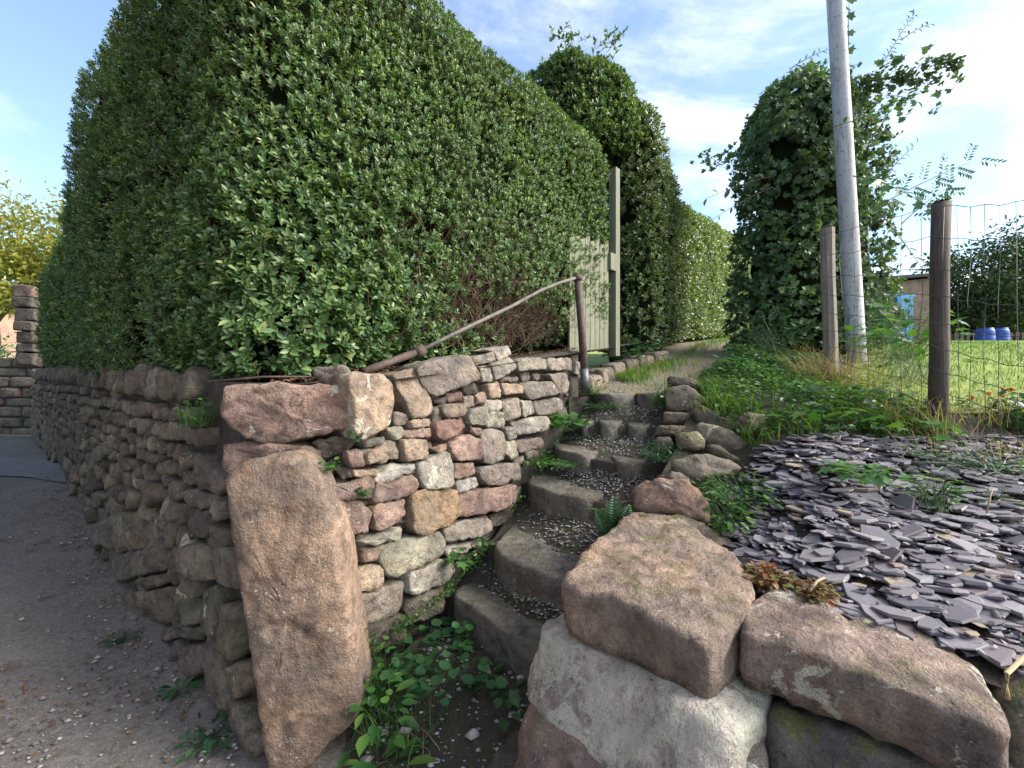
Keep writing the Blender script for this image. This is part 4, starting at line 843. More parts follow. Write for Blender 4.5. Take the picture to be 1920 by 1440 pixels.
for t in np.r_[np.linspace(.09, .93, 7), np.linspace(1.13, 2, 8)]:
    V, Fc = tube([wirep(t, 1)]+[wirep(t, h)+Vector((random.uniform(-.008, .008), random.uniform(-.01, .01), 0)) for h in (.8, .6, .4, .2, .02)], .0017, 5); mk('stay_wire', V, Fc, M_WIRE, wf)

# ------------------------------------------------------------------ ivy column behind the pole
ic = thing('ivy_column', 'broad dark column of ivy and brambles behind the grey pole', 'ivy', (3.75, 5.85, 1.9))
Pq, Nq = outline_pts([(2.95, 5.75), (3.2, 5.25), (4.1, 5.15), (5.0, 5.4), (5.1, 6.0), (4.4, 6.6), (3.4, 6.5)], .04, 3)
fz0 = A(lambda x, y: 1.95); fz1 = A(lambda x, y: itp(x, [2.9, 3.4, 4.1, 4.6, 5.1], [5.0, 5.6, 5.85, 5.55, 5.0]))
def ivyset(n, T, ll, nl, up, zlim=None):
    j = RNG.integers(0, len(Pq), n); vis = facing(Pq[j], Nq[j]); j = j[vis]; l = RNG.uniform(0, 5.2, len(j)); Q, nn = hedge_surface(Pq, Nq, j, l, fz0, fz1, .8, .05, .4, .14, .16, 21); g = vnoise(Q, 3.0, 31) > .22; return sprigs(Q[g], nn[g], nl, ll, up, .85, .5, T, .85, (.18, -.06), .7)
(V1, F1), st1 = ivyset(7500, T_IVY, .064, 4, .1); (V2, F2), st2 = ivyset(2600, T_OVAL, .055, 6, .5)
V, Fc = cat([(V1, F1), (V2, F2)]); o = mk('foliage', V, Fc, M_IVYLEAF, ic); o['kind'] = 'stuff'
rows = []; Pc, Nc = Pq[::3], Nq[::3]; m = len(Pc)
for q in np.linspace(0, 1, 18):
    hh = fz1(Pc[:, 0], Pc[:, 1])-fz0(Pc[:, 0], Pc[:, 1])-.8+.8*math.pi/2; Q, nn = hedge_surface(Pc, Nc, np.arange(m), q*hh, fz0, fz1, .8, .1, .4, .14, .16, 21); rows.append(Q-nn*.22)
V = np.vstack(rows); Fc = [(i*m+k, i*m+(k+1) % m, (i+1)*m+(k+1) % m, (i+1)*m+k) for i in range(17) for k in range(m)]; Fc.append(tuple(range(17*m, 18*m))); mk('shade_core', [tuple(x) for x in V], Fc, M_HEDGECORE, ic)  # dark inner shell, the shade deep in the ivy given as colour
# sprays reaching out of it: pinnate rose and elder shoots, bramble leaves
def spray(p0, p1, n, L, parent, mat=M_IVYLEAF, T=T_OVAL, wr=.42, droop=.05, pinn=None, name='spray'):
    p0, p1 = Vector(p0), Vector(p1); G = []; mid = (p0+p1)/2+Vector((0, 0, droop)); curve = [p0*(1-t)**2+mid*2*t*(1-t)+p1*t*t for t in np.linspace(0, 1, 9)]
    V, Fc = tube(curve, [.006-.0005*i for i in range(9)], 5); tv = np.array([tuple(v) for v in V]); tri = []
    for f in Fc:
        for i in range(1, len(f)-1): tri.append((f[0], f[i], f[i+1]))
    sp = mk(name, tv, np.array(tri), M_TWIG, parent); G = []
    for i in range(n):
        t = .15+.85*i/(n-1); c = np.array(p0*(1-t)**2+mid*2*t*(1-t)+p1*t*t); ax = (p1-p0).normalized(); sd_ = Vector((-ax.z, random.uniform(-.4, .4), ax.x)).normalized()*(1 if i % 2 else -1)
        if pinn:
            dd = (sd_*.8+ax*.7).normalized(); ll = pinn*random.uniform(.7, 1.1)
            for k in range(6):
                for q in (-1, 1):
                    pp = c+np.array(dd)*ll*(.2+.8*k/5); D = np.array(dd)*.6+np.array(dd.cross(Vector((random.uniform(-.2, .2), 1, 0))))*q*.8; G.append(leafgeo(pp[None], D[None], np.array([[0, -.8, .6]])+rdir(1)*.3, L*.8, L*.36, T_LOW))
        else: G.append(leafgeo(c[None], np.array([list(sd_*.8+ax*.5)])+rdir(1)*.3, np.array([[0, -.7, .7]])+rdir(1)*.4, L*random.uniform(.7, 1.2), L*wr, T))
    V, Fc = cat(G); o = mk('leaflets', V, Fc, mat, sp); return sp
spray(U(1650, 130, 5.4), U(1715, 25, 5.4), 26, .075, ic); spray(U(1690, 75, 5.4), U(1745, 45, 5.4), 9, .06, ic); spray(U(1590, 120, 5.0), U(1592, 5, 4.8), 7, .11, ic, T=T_IVY, wr=.9)
spray(U(1640, 390, 4.6), U(1830, 300, 4.4), 9, .085, ic, pinn=.22); spray(U(1690, 420, 4.5), U(1780, 350, 4.4), 6, .08, ic, pinn=.2); spray(U(1660, 330, 4.8), U(1720, 270, 4.8), 12, .08, ic)
spray(U(1450, 330, 5.4), U(1325, 372, 5.3), 6, .11, ic, T=T_HEX, wr=.6); spray(U(1450, 350, 5.4), U(1335, 412, 5.3), 9, .08, ic); spray(U(1600, 330, 4.4), U(1760, 400, 3.6), 16, .10, ic, M_WEED, T_IVY, .8, .12); spray(U(1560, 240, 4.6), U(1640, 222, 4.5), 7, .075, ic, M_WEED, T_OVAL, .6)
spray(U(1650, 400, 4.3), U(1740, 520, 3.9), 14, .08, ic); spray(U(1620, 560, 4.2), U(1700, 640, 3.9), 12, .09, ic, M_WEED, T_IVY, .8); spray(U(1660, 180, 5.2), U(1720, 190, 5.1), 5, .1, ic); spray(U(1480, 130, 5.4), U(1560, 90, 5.3), 12, .07, ic)

# ------------------------------------------------------------------ slates
SLP = [(.97, 1.85), (.91, 1.62), (.88, 1.45), (.98, 1.36), (1.25, 1.13), (1.38, .98), (2.3, .5), (3.2, 2.2), (3.0, 2.50), (2.2, 2.46), (1.75, 2.5), (1.42, 2.5), (1.22, 2.36), (1.07, 2.15)]
def slate_mesh(k):
    rr = random.Random(k); n = rr.randint(5, 7); w_ = rr.uniform(.45, .75); base = [(math.cos(a)*(1+rr.uniform(-.3, .15)), math.sin(a)*w_*(1+rr.uniform(-.3, .2))) for a in [2*math.pi*(i+rr.uniform(-.3, .3))/n for i in range(n)]]
    t = rr.uniform(.07, .24); V = []; 
    for sc, z in ((.9, 0), (1.0, t*.45), (.93, t)):
        for x, y in base: V.append((x*sc+rr.uniform(-.03, .03), y*sc+rr.uniform(-.03, .03), z+rr.uniform(-.02, .02)))
    Fc = [tuple(range(n))[::-1], tuple(range(2*n, 3*n))]
    for i in range(2):
        for j in range(n): A_ = i*n+j; B_ = i*n+(j+1) % n; Fc.append((A_, B_, B_+n, A_+n))
    return V, Fc
sb = polysheet('slate_bed', [(.62, 1.6), (.8, 1.9), (1.05, 2.3), (1.3, 2.5)], [(2.6, .2), (3.0, 1.0), (3.4, 1.9), (3.5, 2.6)], lambda x, y: gz(x, y)+.012, M_SLATE_BED if 'M_SLATE_BED' in globals() else M_SOIL, 14, 14)
shapes = [slate_mesh(i) for i in range(14)]; shm = []
for v, f in shapes:
    me = bpy.data.meshes.new('slate'); me.from_pydata(v, [], f); me.update(); me.materials.append(M_SLATE); shm.append(me)
from mathutils import Matrix, Euler
Ps = scatter(SLP, 3000); items = []
for (x, y) in Ps:
    sz_ = random.uniform(.018, .046) if random.random() < .62 else random.uniform(.045, .078)
    tl = .2 if random.random() < .85 else .6
    items.append((x, y, gz(x, y)+.010+random.uniform(0, .028), sz_, (random.gauss(0, tl*.5), random.gauss(-.06, tl*.5), random.uniform(0, 6.28)), random.randrange(14)))
# far side of the bed climbs the weedy bank
def vis_key(it): return -it[3]/math.hypot(it[0], it[1])*(1 if .0 < it[0]/it[1] < 1.22 else .05)*(1 if it[2] > gz(it[0], it[1])+.022 else .3)
items.sort(key=vis_key); rest = []
for i, (x, y, z, sz_, e, k) in enumerate(items):
    if i < 300:
        o = bpy.data.objects.new('slate', shm[k]); COL.objects.link(o); o.parent = sb; o.location = Vector((x, y, z))-ORIG[sb]; o.rotation_euler = e; o.scale = (sz_,)*3
    else:
        Mx = Matrix.Translation((x, y, z)) @ Euler(e).to_matrix().to_4x4() @ Matrix.Scale(sz_, 4); rest.append(([Mx @ Vector(v) for v in shapes[k][0]], shapes[k][1]))
for (x, y) in scatter(SLP, 1800):
    sz_ = random.uniform(.006, .017); k = random.randrange(14); Mx = Matrix.Translation((x, y, gz(x, y)+random.uniform(.02, .05))) @ Euler((random.gauss(0, .3), random.gauss(0, .3), random.uniform(0, 6))).to_matrix().to_4x4() @ Matrix.Scale(sz_, 4); rest.append(([Mx @ Vector(v) for v in shapes[k][0]], shapes[k][1]))
V, Fc = merge(rest); o = mk('slate_chippings', V, Fc, M_SLATE, sb, False); o['kind'] = 'stuff'

# ------------------------------------------------------------------ gravel, grit, litter
def pebbles(pos, size):
    n = len(pos); base = np.array([(1, 0, 0), (.3, .95, 0), (-.8, .6, 0), (-.8, -.6, 0), (.3, -.95, 0), (.1, .05, .7), (.1, 0, -.6)]); f = np.array([(0, 1, 5), (1, 2, 5), (2, 3, 5), (3, 4, 5), (4, 0, 5), (1, 0, 6), (2, 1, 6), (3, 2, 6), (4, 3, 6), (0, 4, 6)])
    th = RNG.uniform(0, 6.28, n); c, s_ = np.cos(th), np.sin(th); B = base[None]*(1+RNG.uniform(-.25, .25, (n, 7, 3))); sz_ = np.broadcast_to(size, (n,))[:, None]
    X = (B[:, :, 0]*c[:, None]-B[:, :, 1]*s_[:, None])*sz_; Y = (B[:, :, 0]*s_[:, None]+B[:, :, 1]*c[:, None])*sz_*.8; Z = B[:, :, 2]*sz_*.7
    V = np.stack([X, Y, Z], 2)+pos[:, None, :]; return V.reshape(-1, 3), (f[None]+(np.arange(n)*7)[:, None, None]).reshape(-1, 3)
G = []
for k, cnt in enumerate((380, 640, 620, 460, 420)):
    p = np.array([tread(k, u_, w_) for u_, w_ in zip(RNG.beta(2.4, 1.7, cnt), RNG.beta(2.6, 1.2, cnt))]); p[:, 2] += RNG.uniform(.002, .014, cnt); G.append(pebbles(p, RNG.uniform(.004, .012, cnt)))
q = scatter([(.8, 3.95), (1.48, 3.8), (1.9, 4.4), (1.15, 4.6)], 700); G.append(pebbles(np.c_[q, [zpath(y)+.004 for x, y in q]], RNG.uniform(.004, .011, 700)))
V, Fc = cat(G); tag(mk('gravel', V, Fc, M_PEB, None, False), 'pale grey gravel lying on the step treads', 'gravel', kind='stuff')
FT = [(-.62, 1.62), (-.30, 1.35), (.0, 1.25), (.12, 1.6), (.1, 1.95), (-.3, 2.3), (-.62, 1.95)]
q = scatter(FT, 420); V, Fc = pebbles(np.c_[q, [max(roadz(x, y)+.012, .01+.17*min(1, max(0, (y+.55*x-1.30)/.62))) for x, y in q]], RNG.exponential(.005, 420)+.003)
tag(mk('foot_gravel', V, Fc, M_PEB, None, False), 'scattered pale stones at the foot of the steps', 'gravel', kind='stuff')
a1 = scatter([(-3.2, .2), (-.4, .2), (-.55, 1.5), (-1.1, 1.6), (-2.1, 2.3), (-3.5, 3.6), (-6, 5.4), (-6.5, 4)], 800); k = RNG.uniform(0, 1, 600); w_ = np.abs(RNG.normal(0, .16, 600)); edge_ = np.array([list((R0+RD*(.3+5*t)+RN*(.05+o_))[:2]) for t, o_ in zip(k, w_)])
cl_ = RNG.normal(size=(150, 2))*np.array([.16, .1])+np.array([-1.95, 1.78]); q = np.vstack([a1, edge_, cl_]); n = len(q)
V, Fc = pebbles(np.c_[q, [roadz(x, y)+.010 for x, y in q]], np.minimum(RNG.exponential(.0042, n)+.0025, .022)); tag(mk('road_grit', V, Fc, M_PEBR, None, False), 'loose grit and small stones along the lane edge', 'grit', kind='stuff')
k = RNG.uniform(0, 1, 420); w_ = np.abs(RNG.normal(0, .14, 420)); q = np.array([list((R0+RD*(.3+6*t)+RN*(.03+o_))[:2]) for t, o_ in zip(k, w_)]); q = np.vstack([q, RNG.normal(size=(160, 2))*np.array([.25, .15])+np.array([-2.3, 2.0])]); n = len(q)
V, Fc = leafgeo(np.c_[q, [roadz(x, y)+.014 for x, y in q]], nrm(np.c_[RNG.normal(size=(n, 2)), RNG.normal(0, .25, n)]), nrm(np.c_[RNG.normal(0, .4, (n, 2)), np.ones(n)]), RNG.uniform(.012, .035, n), RNG.uniform(.008, .02, n), T_LOW)
tag(mk('leaf_litter', V, Fc, M_LITTER), 'brown dead leaves gathered along the lane wall foot', 'litter', kind='stuff')
e = RNG.uniform(.1, 3.0, 1500); o_ = RNG.uniform(-.05, .5, 1500); bx_ = HC[0]+.66*e+.75*o_; by_ = HC[1]+.75*e-.66*o_; g = np.array([(Vector((x, y, 0))-W0).dot(WN) < -.10 and y > 2.05 for x, y in zip(bx_, by_)]); q = np.c_[bx_, by_][g]; n = len(q)
V, Fc = leafgeo(np.c_[q, [zbed(x, y)+.02 for x, y in q]+RNG.uniform(0, .02, n)], nrm(np.c_[RNG.normal(size=(n, 2)), RNG.normal(0, .3, n)]), nrm(np.c_[RNG.normal(0, .5, (n, 2)), np.ones(n)]), RNG.uniform(.02, .045, n), RNG.uniform(.01, .022, n), T_LOW)
tag(mk('hedge_litter', V, Fc, M_LITTER), 'reddish brown hedge clippings lying behind the wall top', 'litter', kind='stuff')

# ------------------------------------------------------------------ weeds, grass and ground cover
def tuft(name, label, c, n, h, mat, spread=.06, lean=.6, width=.006, cat_='grass'):
    P = np.c_[np.array(c)[None, :2]+RNG.normal(size=(n, 2))*spread, np.full(n, c[2]-.01)]; l = np.c_[RNG.normal(0, lean, (n, 2)), np.zeros(n)]; V, Fc = bladegeo(P, RNG.uniform(.5, 1.1, n)*h, l, width); root = thing(name, label, cat_, tuple(map(float, c))); o = mk('blades', V, Fc, mat, root); o['kind'] = 'stuff'; return root
def rosette(name, label, c, n, L, mat, T=T_ROUND, wr=.7, spread=.08, h=.06, cat_='weed', tilt=.5, stems=True):
    """a low leafy plant: leaves on thin stalks rising from one spot"""
    c = np.array(c); b = np.tile(c[None], (n, 1)); th = RNG.uniform(0, 6.28, n); r = np.sqrt(RNG.uniform(0, 1, n))*spread; tip = np.c_[c[0]+np.cos(th)*r, c[1]+np.sin(th)*r, c[2]+h*RNG.uniform(.35, 1.1, n)*(1.15-.5*r/spread)]
    D = nrm(np.c_[np.cos(th), np.sin(th), RNG.normal(.05, .3, n)]); N = nrm(np.c_[np.cos(th)*.25, np.sin(th)*.25, np.ones(n)]+rdir(n)*tilt*.6); LL = L*RNG.uniform(.6, 1.2, n)
    root = thing(name, label, cat_, tuple(map(float, c))); V, Fc = leafgeo(tip, D, N, LL, LL*wr, T); o = mk('leaves', V, Fc, mat, root); o['kind'] = 'stuff'
    V, Fc = stickgeo(b+RNG.normal(size=(n, 3))*np.array([spread*.35, spread*.35, 0]), tip, .0016, .001); o = mk('stalks', V, Fc, mat, root); o['kind'] = 'stuff'; return root
def ground_at(px, py, Y): p = U(px, py, Y); return (p.x, p.y, p.z)
# at the foot of the steps
rosette('weed_patch', 'patch of round leaved weeds in front of the lowest step', (-.28, 2.06, .15), 120, .052, M_WEEDD, T_ROUND, .95, .28, .12)
rosette('broadleaf_weed', 'bright green toothed weed hugging the standing stone right side', (-.56, 1.74, .03), 34, .085, M_WEED, T_OVAL, .5, .14, .22)
rosette('broadleaf_weed', 'long leaved dock plant sprouting beside the standing stone foot', (-.50, 1.60, .01), 15, .15, M_WEED, T_OVAL, .38, .12, .10)
rosette('lacy_weed', 'pale lacy weed climbing between wall and standing stone', (-.60, 1.84, .10), 80, .036, M_WEED, T_ROUND, .9, .13, .30)
rosette('broadleaf_weed', 'dark broad leaved seedlings beside the lowest heap stone', (-.04, 1.84, .14), 22, .07, M_WEEDD, T_OVAL, .6, .16, .07)
tuft('grass_tuft', 'small grass tuft among the weeds at the steps foot', (-.40, 1.86, .09), 150, .13, M_GRASS, .11, .5, .0035)
tuft('grass_tuft', 'dry straw wisps at the steps foot', (-.36, 1.72, .05), 45, .10, M_STRAW, .1, .9, .003)
# lane edge weeds
rosette('lane_weed', 'little green weed at the lane wall foot by the rounded stone', tuple(Uz(222, 1205, .01)), 40, .028, M_WEEDD, T_OVAL, .5, .09, .05)
rosette('lane_weed', 'dandelion like weed on the lane near the standing stone', tuple(Uz(330, 1305, .01)), 14, .075, M_WEEDD, T_OVAL, .42, .06, .05)
rosette('lane_weed', 'straggly weed with pale stones at the standing stone left side', tuple(Uz(395, 1395, .01)), 44, .035, M_WEEDD, T_OVAL, .6, .11, .06)
q = RNG.normal(size=(40, 2))*np.array([.06, .08])+np.array(Uz(425, 1405, 0)[:2]); V, Fc = pebbles(np.c_[q, np.full(40, .015)], RNG.uniform(.006, .016, 40)); tag(mk('pale_stones', V, Fc, M_PEB, None, False), 'pale stones heaped against the standing stone foot', 'stones', kind='stuff')
# on the steps
rosette('step_weed', 'leafy clump at the left end of the fifth step', ground_at(1065, 806, 3.42), 30, .085, M_WEED, T_ROUND, .9, .17, .13)
rosette('step_weed', 'fine weeds on the third step against the wall', ground_at(1005, 872, 3.22), 46, .042, M_WEED, T_OVAL, .5, .14, .10)
rosette('step_weed', 'moss green sprouts at the left end of the fourth step', ground_at(1060, 872, 3.05), 60, .026, M_WEED, T_OVAL, .6, .18, .04)
rosette('step_weed', 'yellow green weed hanging from the wall base beside the second step', ground_at(860, 1068, 2.38), 14, .06, M_WEED, T_IVY, .9, .05, .10)
rosette('step_weed', 'tiny weed in the joint at the second step wall end', ground_at(908, 1035, 2.62), 9, .06, M_WEED, T_OVAL, .55, .04, .08)
rosette('step_weed', 'green sprouts in front of the top step', ground_at(1130, 765, 3.75), 50, .035, M_WEED, T_OVAL, .55, .2, .06)
rosette('step_weed', 'weeds around the handrail post foot', ground_at(1112, 740, 3.75), 44, .05, M_WEED, T_OVAL, .5, .12, .14)
rosette('step_weed', 'dark weeds under the pinkish boulder by the third step', ground_at(1165, 985, 2.2), 22, .075, M_WEEDD, T_OVAL, .5, .12, .10)
rosette('step_weed', 'feathery weeds at the right end of the fourth step', ground_at(1240, 862, 2.75), 80, .03, M_WEEDD, T_OVAL, .5, .16, .12)
rosette('step_weed', 'weeds sprouting down the right end of the top step', ground_at(1236, 760, 3.5), 70, .032, M_WEED, T_OVAL, .5, .11, .22)
rosette('wall_ivy', 'pale ivy sprig growing from a joint high in the step wall', ground_at(885, 755, 2.92), 60, .03, M_WEEDD, T_IVY, .9, .07, .16)
rosette('wall_ivy', 'pale ivy strand hanging on the lane wall beside the corner block', ground_at(372, 800, 2.02), 60, .022, M_WEED, T_IVY, .9, .09, .14)
rosette('wall_ivy', 'little red leaved sprig on the lane wall face', ground_at(345, 856, 2.08), 10, .022, M_REDLEAF, T_OVAL, .6, .03, .03)
rosette('wall_ivy', 'tiny fern sprig low in the step wall between red stones', ground_at(684, 930, 1.93), 26, .02, M_WEED, T_ROUND, .95, .035, .05)
rosette('wall_ivy', 'tiny creeper sprig in the joint above the standing stone', ground_at(618, 882, 1.83), 22, .022, M_WEED, T_ROUND, .95, .04, .05)
rosette('wall_ivy', 'small creeper sprig under the corner block', ground_at(668, 828, 1.88), 20, .02, M_WEEDD, T_ROUND, .95, .03, .06)
P = []
for k in range(900):
    px = random.uniform(655, 1075); py = itp(px, [655, 760, 850, 930, 985, 1040, 1075], [1225, 1178, 1105, 1010, 915, 850, 745])+random.gauss(0, 10)-6; c0, n0 = sw_frame(px); p = Upl(px, py, c0+n0*random.uniform(.0, .07)+Vector((0, 0, CAMZ)), n0)
    if mnoise.noise((px*.02, py*.02, 3)) > -.15: P.append(list(p))
P = np.array(P); n = len(P); V, Fc = leafgeo(P, nrm(np.tile([[.5, -.4, .5]], (n, 1))+rdir(n)*.8), rdir(n)+np.array([[0, 0, .6]]), RNG.uniform(.008, .03, n), RNG.uniform(.006, .02, n), T_HEX); tag(mk('wall_foot_sprouts', V, Fc, M_WEED), 'tiny green sprouts along the step wall foot', 'sprouts', kind='stuff')
P = []
for k in range(5):
    for q_ in range(420):
        i, j = random.random(), random.random(); i = i**1.8 if random.random() < .75 else 1-i**2; x_, y_, z_ = tread(k, i, j)
        if mnoise.noise((x_*5, y_*5, 8)) > -.05: P.append((x_, y_, z_+random.uniform(0, .02)))
P = np.array(P); n = len(P); V, Fc = leafgeo(P, nrm(rdir(n)+np.array([[0, 0, .4]])), rdir(n)*.6+np.array([[0, 0, 1]]), RNG.uniform(.01, .032, n), RNG.uniform(.006, .018, n), T_HEX); tag(mk('tread_sprouts', V, Fc, M_WEED), 'mossy green sprouts between the gravel on the treads', 'sprouts', kind='stuff')
# fern: pinnate fronds
fr = thing('fern', 'small dark green fern in the crook beside the second step', 'fern', ground_at(1150, 1010, 2.15))
for (px, py) in ((1150, 932), (1118, 958), (1180, 948), (1128, 985), (1175, 985)):
    p0, p1 = Vector(ground_at(1148, 1005, 2.16)), U(px, py, 2.10); G = []; n = 15
    for i in range(n):
        t = (i+1)/n; c = p0.lerp(p1, t)+Vector((0, -.02*math.sin(t*3), 0)); ax = (p1-p0).normalized(); sd_ = ax.cross(Vector((0, 1, .2))).normalized()
        for q_ in (-1, 1): G.append(leafgeo(np.array([list(c)]), np.array([list(sd_*q_+ax*.45)]), np.array([[0, -.8, .6]]), .055*math.sin(math.pi*(.12+.83*t)), .012, T_OVAL))
    V, Fc = cat(G); mk('frond', V, Fc, M_WEEDD, fr)
# among the slates
rosette('slate_weed', 'pale green hairy weed spreading on the slates', tuple(Uz(1620, 893, 1.075)), 40, .06, M_WEED, T_IVY, .85, .16, .05)
rosette('slate_weed', 'willowherb like weed with reddish leaves in the slates', tuple(Uz(1755, 955, .97)), 60, .05, M_WEED, T_OVAL, .35, .10, .15)
rosette('slate_weed', 'yellow leaved seedling beside a straw in the slates', tuple(Uz(1850, 950, .96)), 12, .055, M_WEED, T_IVY, .8, .07, .06)
rosette('slate_weed', 'single small green plant by the driftwood stick', tuple(Uz(1812, 1172, .77)), 6, .045, M_WEED, T_IVY, .9, .03, .04)
rosette('slate_weed', 'trailing weed on the slate bed edge beside the pinkish boulder', (1.17, 2.20, .86), 190, .045, M_WEED, T_OVAL, .45, .22, .17)
rosette('slate_weed', 'bright weed against the pinkish boulder right side', (1.0, 2.0, .80), 60, .045, M_WEED, T_OVAL, .6, .09, .16)
rosette('slate_weed', 'grey green straggly plant at the slate bed far edge', tuple(Uz(1830, 880, 1.1)), 80, .055, M_WEEDD, T_OVAL, .3, .28, .12)
rosette('stonecrop', 'red and green stonecrop cushion behind the two big blocks', (.90, 1.51, .79), 190, .026, M_REDLEAF, T_HEX, .75, .075, .06)
rosette('stonecrop', 'greenish stonecrop cushion at the long block back edge', (1.0, 1.41, .79), 140, .024, M_REDLEAF, T_HEX, .75, .06, .055)
def stick(label, a, b, r, mat, name='stick', mid=None):
    a, b = Vector(a), Vector(b); m_ = Vector(mid) if mid else (a+b)/2+Vector((0, 0, .01)); V, Fc = tube([a, m_, b], [r, r*.92, r*.7], 8); return tag(mk(name, V, Fc, mat), label, 'stick')
stick('thick weathered stick lying on the slates at the far right', Uz(1820, 1090, .82), Uz(1872, 1160, .82), .013, M_WOODGREY); stick('short pale peeled stick on the slates behind the stonecrop', Uz(1518, 1108, .835), Uz(1546, 1083, .85), .005, M_STRAW); stick('tiny upright cut stick among the slates', Uz(1578, 1068, .85), Uz(1574, 1046, .87), .007, M_WOODGREY)
stick('straw stalk lying beside the yellow seedling', Uz(1850, 962, .99), Uz(1862, 915, 1.08), .003, M_STRAW); stick('long reddish brown cane lying on the corner block', U(392, 716, 1.86), U(590, 706, 1.95), .0055, M_RUST); stick('pale bent root at the long block right end', U(1890, 1310, 1.0), U(1925, 1228, 1.02), .006, M_STRAW, mid=U(1888, 1262, 1.0))
stick('dry stem leaning across the third step', Uz(1160, 905, .83), Uz(1205, 912, .83), .003, M_STRAW)
# weedy bank between the slates and the fence
BANK = [(1.45, 2.55), (1.9, 2.46), (2.6, 2.5), (2.8, 2.9), (2.8, 3.6), (3.1, 4.4), (3.4, 5.1), (2.9, 5.2), (2.15, 4.5), (1.62, 3.8), (1.45, 3.2)]
q = scatter(BANK, 5200); z = np.array([gz(x, y) for x, y in q]); hh = RNG.uniform(.02, .17, len(q))*(.5+1.0*vnoise(np.c_[q, z], 2.5, 4)); P = np.c_[q, z+hh]; n = len(P)
th = RNG.uniform(0, 6.28, n); D = nrm(np.c_[np.cos(th), np.sin(th), RNG.normal(0, .25, n)]); N = nrm(np.c_[RNG.normal(0, .3, n), RNG.normal(-.2, .3, n), np.ones(n)]); sel = vnoise(P, 1.6, 8) > .5
G = [leafgeo(P[sel], D[sel], N[sel], RNG.uniform(.03, .075, sel.sum()), RNG.uniform(.02, .05, sel.sum()), T_IVY)]; V, Fc = cat(G); tag(mk('ground_ivy', V, Fc, M_WEEDD), 'dark creeping ground ivy covering the bank below the fence', 'ground cover', kind='stuff')
V, Fc = leafgeo(P[~sel], D[~sel], N[~sel], RNG.uniform(.025, .06, (~sel).sum()), RNG.uniform(.012, .03, (~sel).sum()), T_OVAL); tag(mk('bank_weeds', V, Fc, M_WEED), 'mixed bright green weeds on the bank above the slates', 'weeds', kind='stuff')
q = scatter(BANK, 3600); z = np.array([gz(x, y) for x, y in q]); n = len(q); dn = vnoise(np.c_[q, z], 1.8, 12); g = dn > .42; q, z = q[g], z[g]; n = len(q)
V, Fc = bladegeo(np.c_[q, z-.01], RNG.uniform(.08, .26, n), np.c_[RNG.normal(0, .55, (n, 2)), np.zeros(n)], RNG.uniform(.003, .007, n)); tag(mk('bank_grass', V, Fc, M_GRASS), 'long green grass growing on the bank beside the path', 'grass', kind='stuff')
def strawclump(c, n, h, sp): P = np.c_[np.array(c)[None, :2]+RNG.normal(size=(n, 2))*sp, np.full(n, c[2])]; return bladegeo(P, RNG.uniform(.4, 1.15, n)*h, np.c_[RNG.normal(0, .75, (n, 2)), np.zeros(n)], .0035)
for lab, c, n, h, sp in [('tangle of dead straw grass around the short pale post', (2.66, 3.56, 1.43), 420, .55, .12), ('dry grass drooping beside the dark fence post foot', (2.45, 2.62, 1.2), 170, .32, .10), ('dry stalks between the two fence posts', (2.62, 3.1, 1.32), 200, .36, .16), ('dead grass at the fence below the lawn', (3.0, 2.75, 1.25), 140, .3, .14), ('bleached straw lying at the slate bed far corner', (2.5, 2.3, 1.12), 130, .22, .22)]:
    V, Fc = strawclump(c, n, h, sp); root = thing('dry_grass', lab, 'dry grass', c); o = mk('blades', V, Fc, M_STRAW, root); o['kind'] = 'stuff'
rosette('bank_plant', 'clump of broad hairy leaves on the bank above the slates', (1.9, 2.62, gz(1.9, 2.62)), 42, .095, M_WEED, T_IVY, .8, .24, .16); rosette('bank_plant', 'broad leaved clump below the dark fence post', (2.3, 2.5, gz(2.3, 2.5)), 40, .085, M_WEED, T_IVY, .85, .22, .14); rosette('bank_plant', 'dark arching leafy clump below the short post', (2.2, 3.0, gz(2.2, 3)), 60, .085, M_WEEDD, T_IVY, .8, .32, .2)
tuft('grass_tuft', 'fresh green grass tuft beside the edging wall top', (1.62, 3.25, gz(1.62, 3.25)), 240, .24, M_GRASS, .12, .65, .007); tuft('grass_tuft', 'second grass tuft further up the path side', (1.75, 3.75, gz(1.75, 3.75)), 220, .2, M_GRASS, .14, .6, .007)
for lab, p, n, L, mat, h in [('bright bramble leaves in front of the pole foot', (3.75, 4.35, 1.66), 70, .10, M_WEED, .5), ('yellowing leafy plant between pole and dark post', (3.55, 3.75, 1.5), 90, .085, M_WEED, .7), ('dark nettles at the ivy column foot', (3.0, 4.9, 1.75), 130, .08, M_WEEDD, .6), ('leafy nettles right of the ivy column foot', (4.6, 5.0, 1.78), 110, .09, M_WEED, .8), ('low leafy weeds at the hedge corner by the gate', (1.42, 5.05, 1.72), 70, .075, M_WEEDD, .32)]:
    rosette('tall_weed', lab, p, n, L, mat, T_OVAL if 'nettle' in lab else T_IVY, .55 if 'nettle' in lab else .85, .34, h)
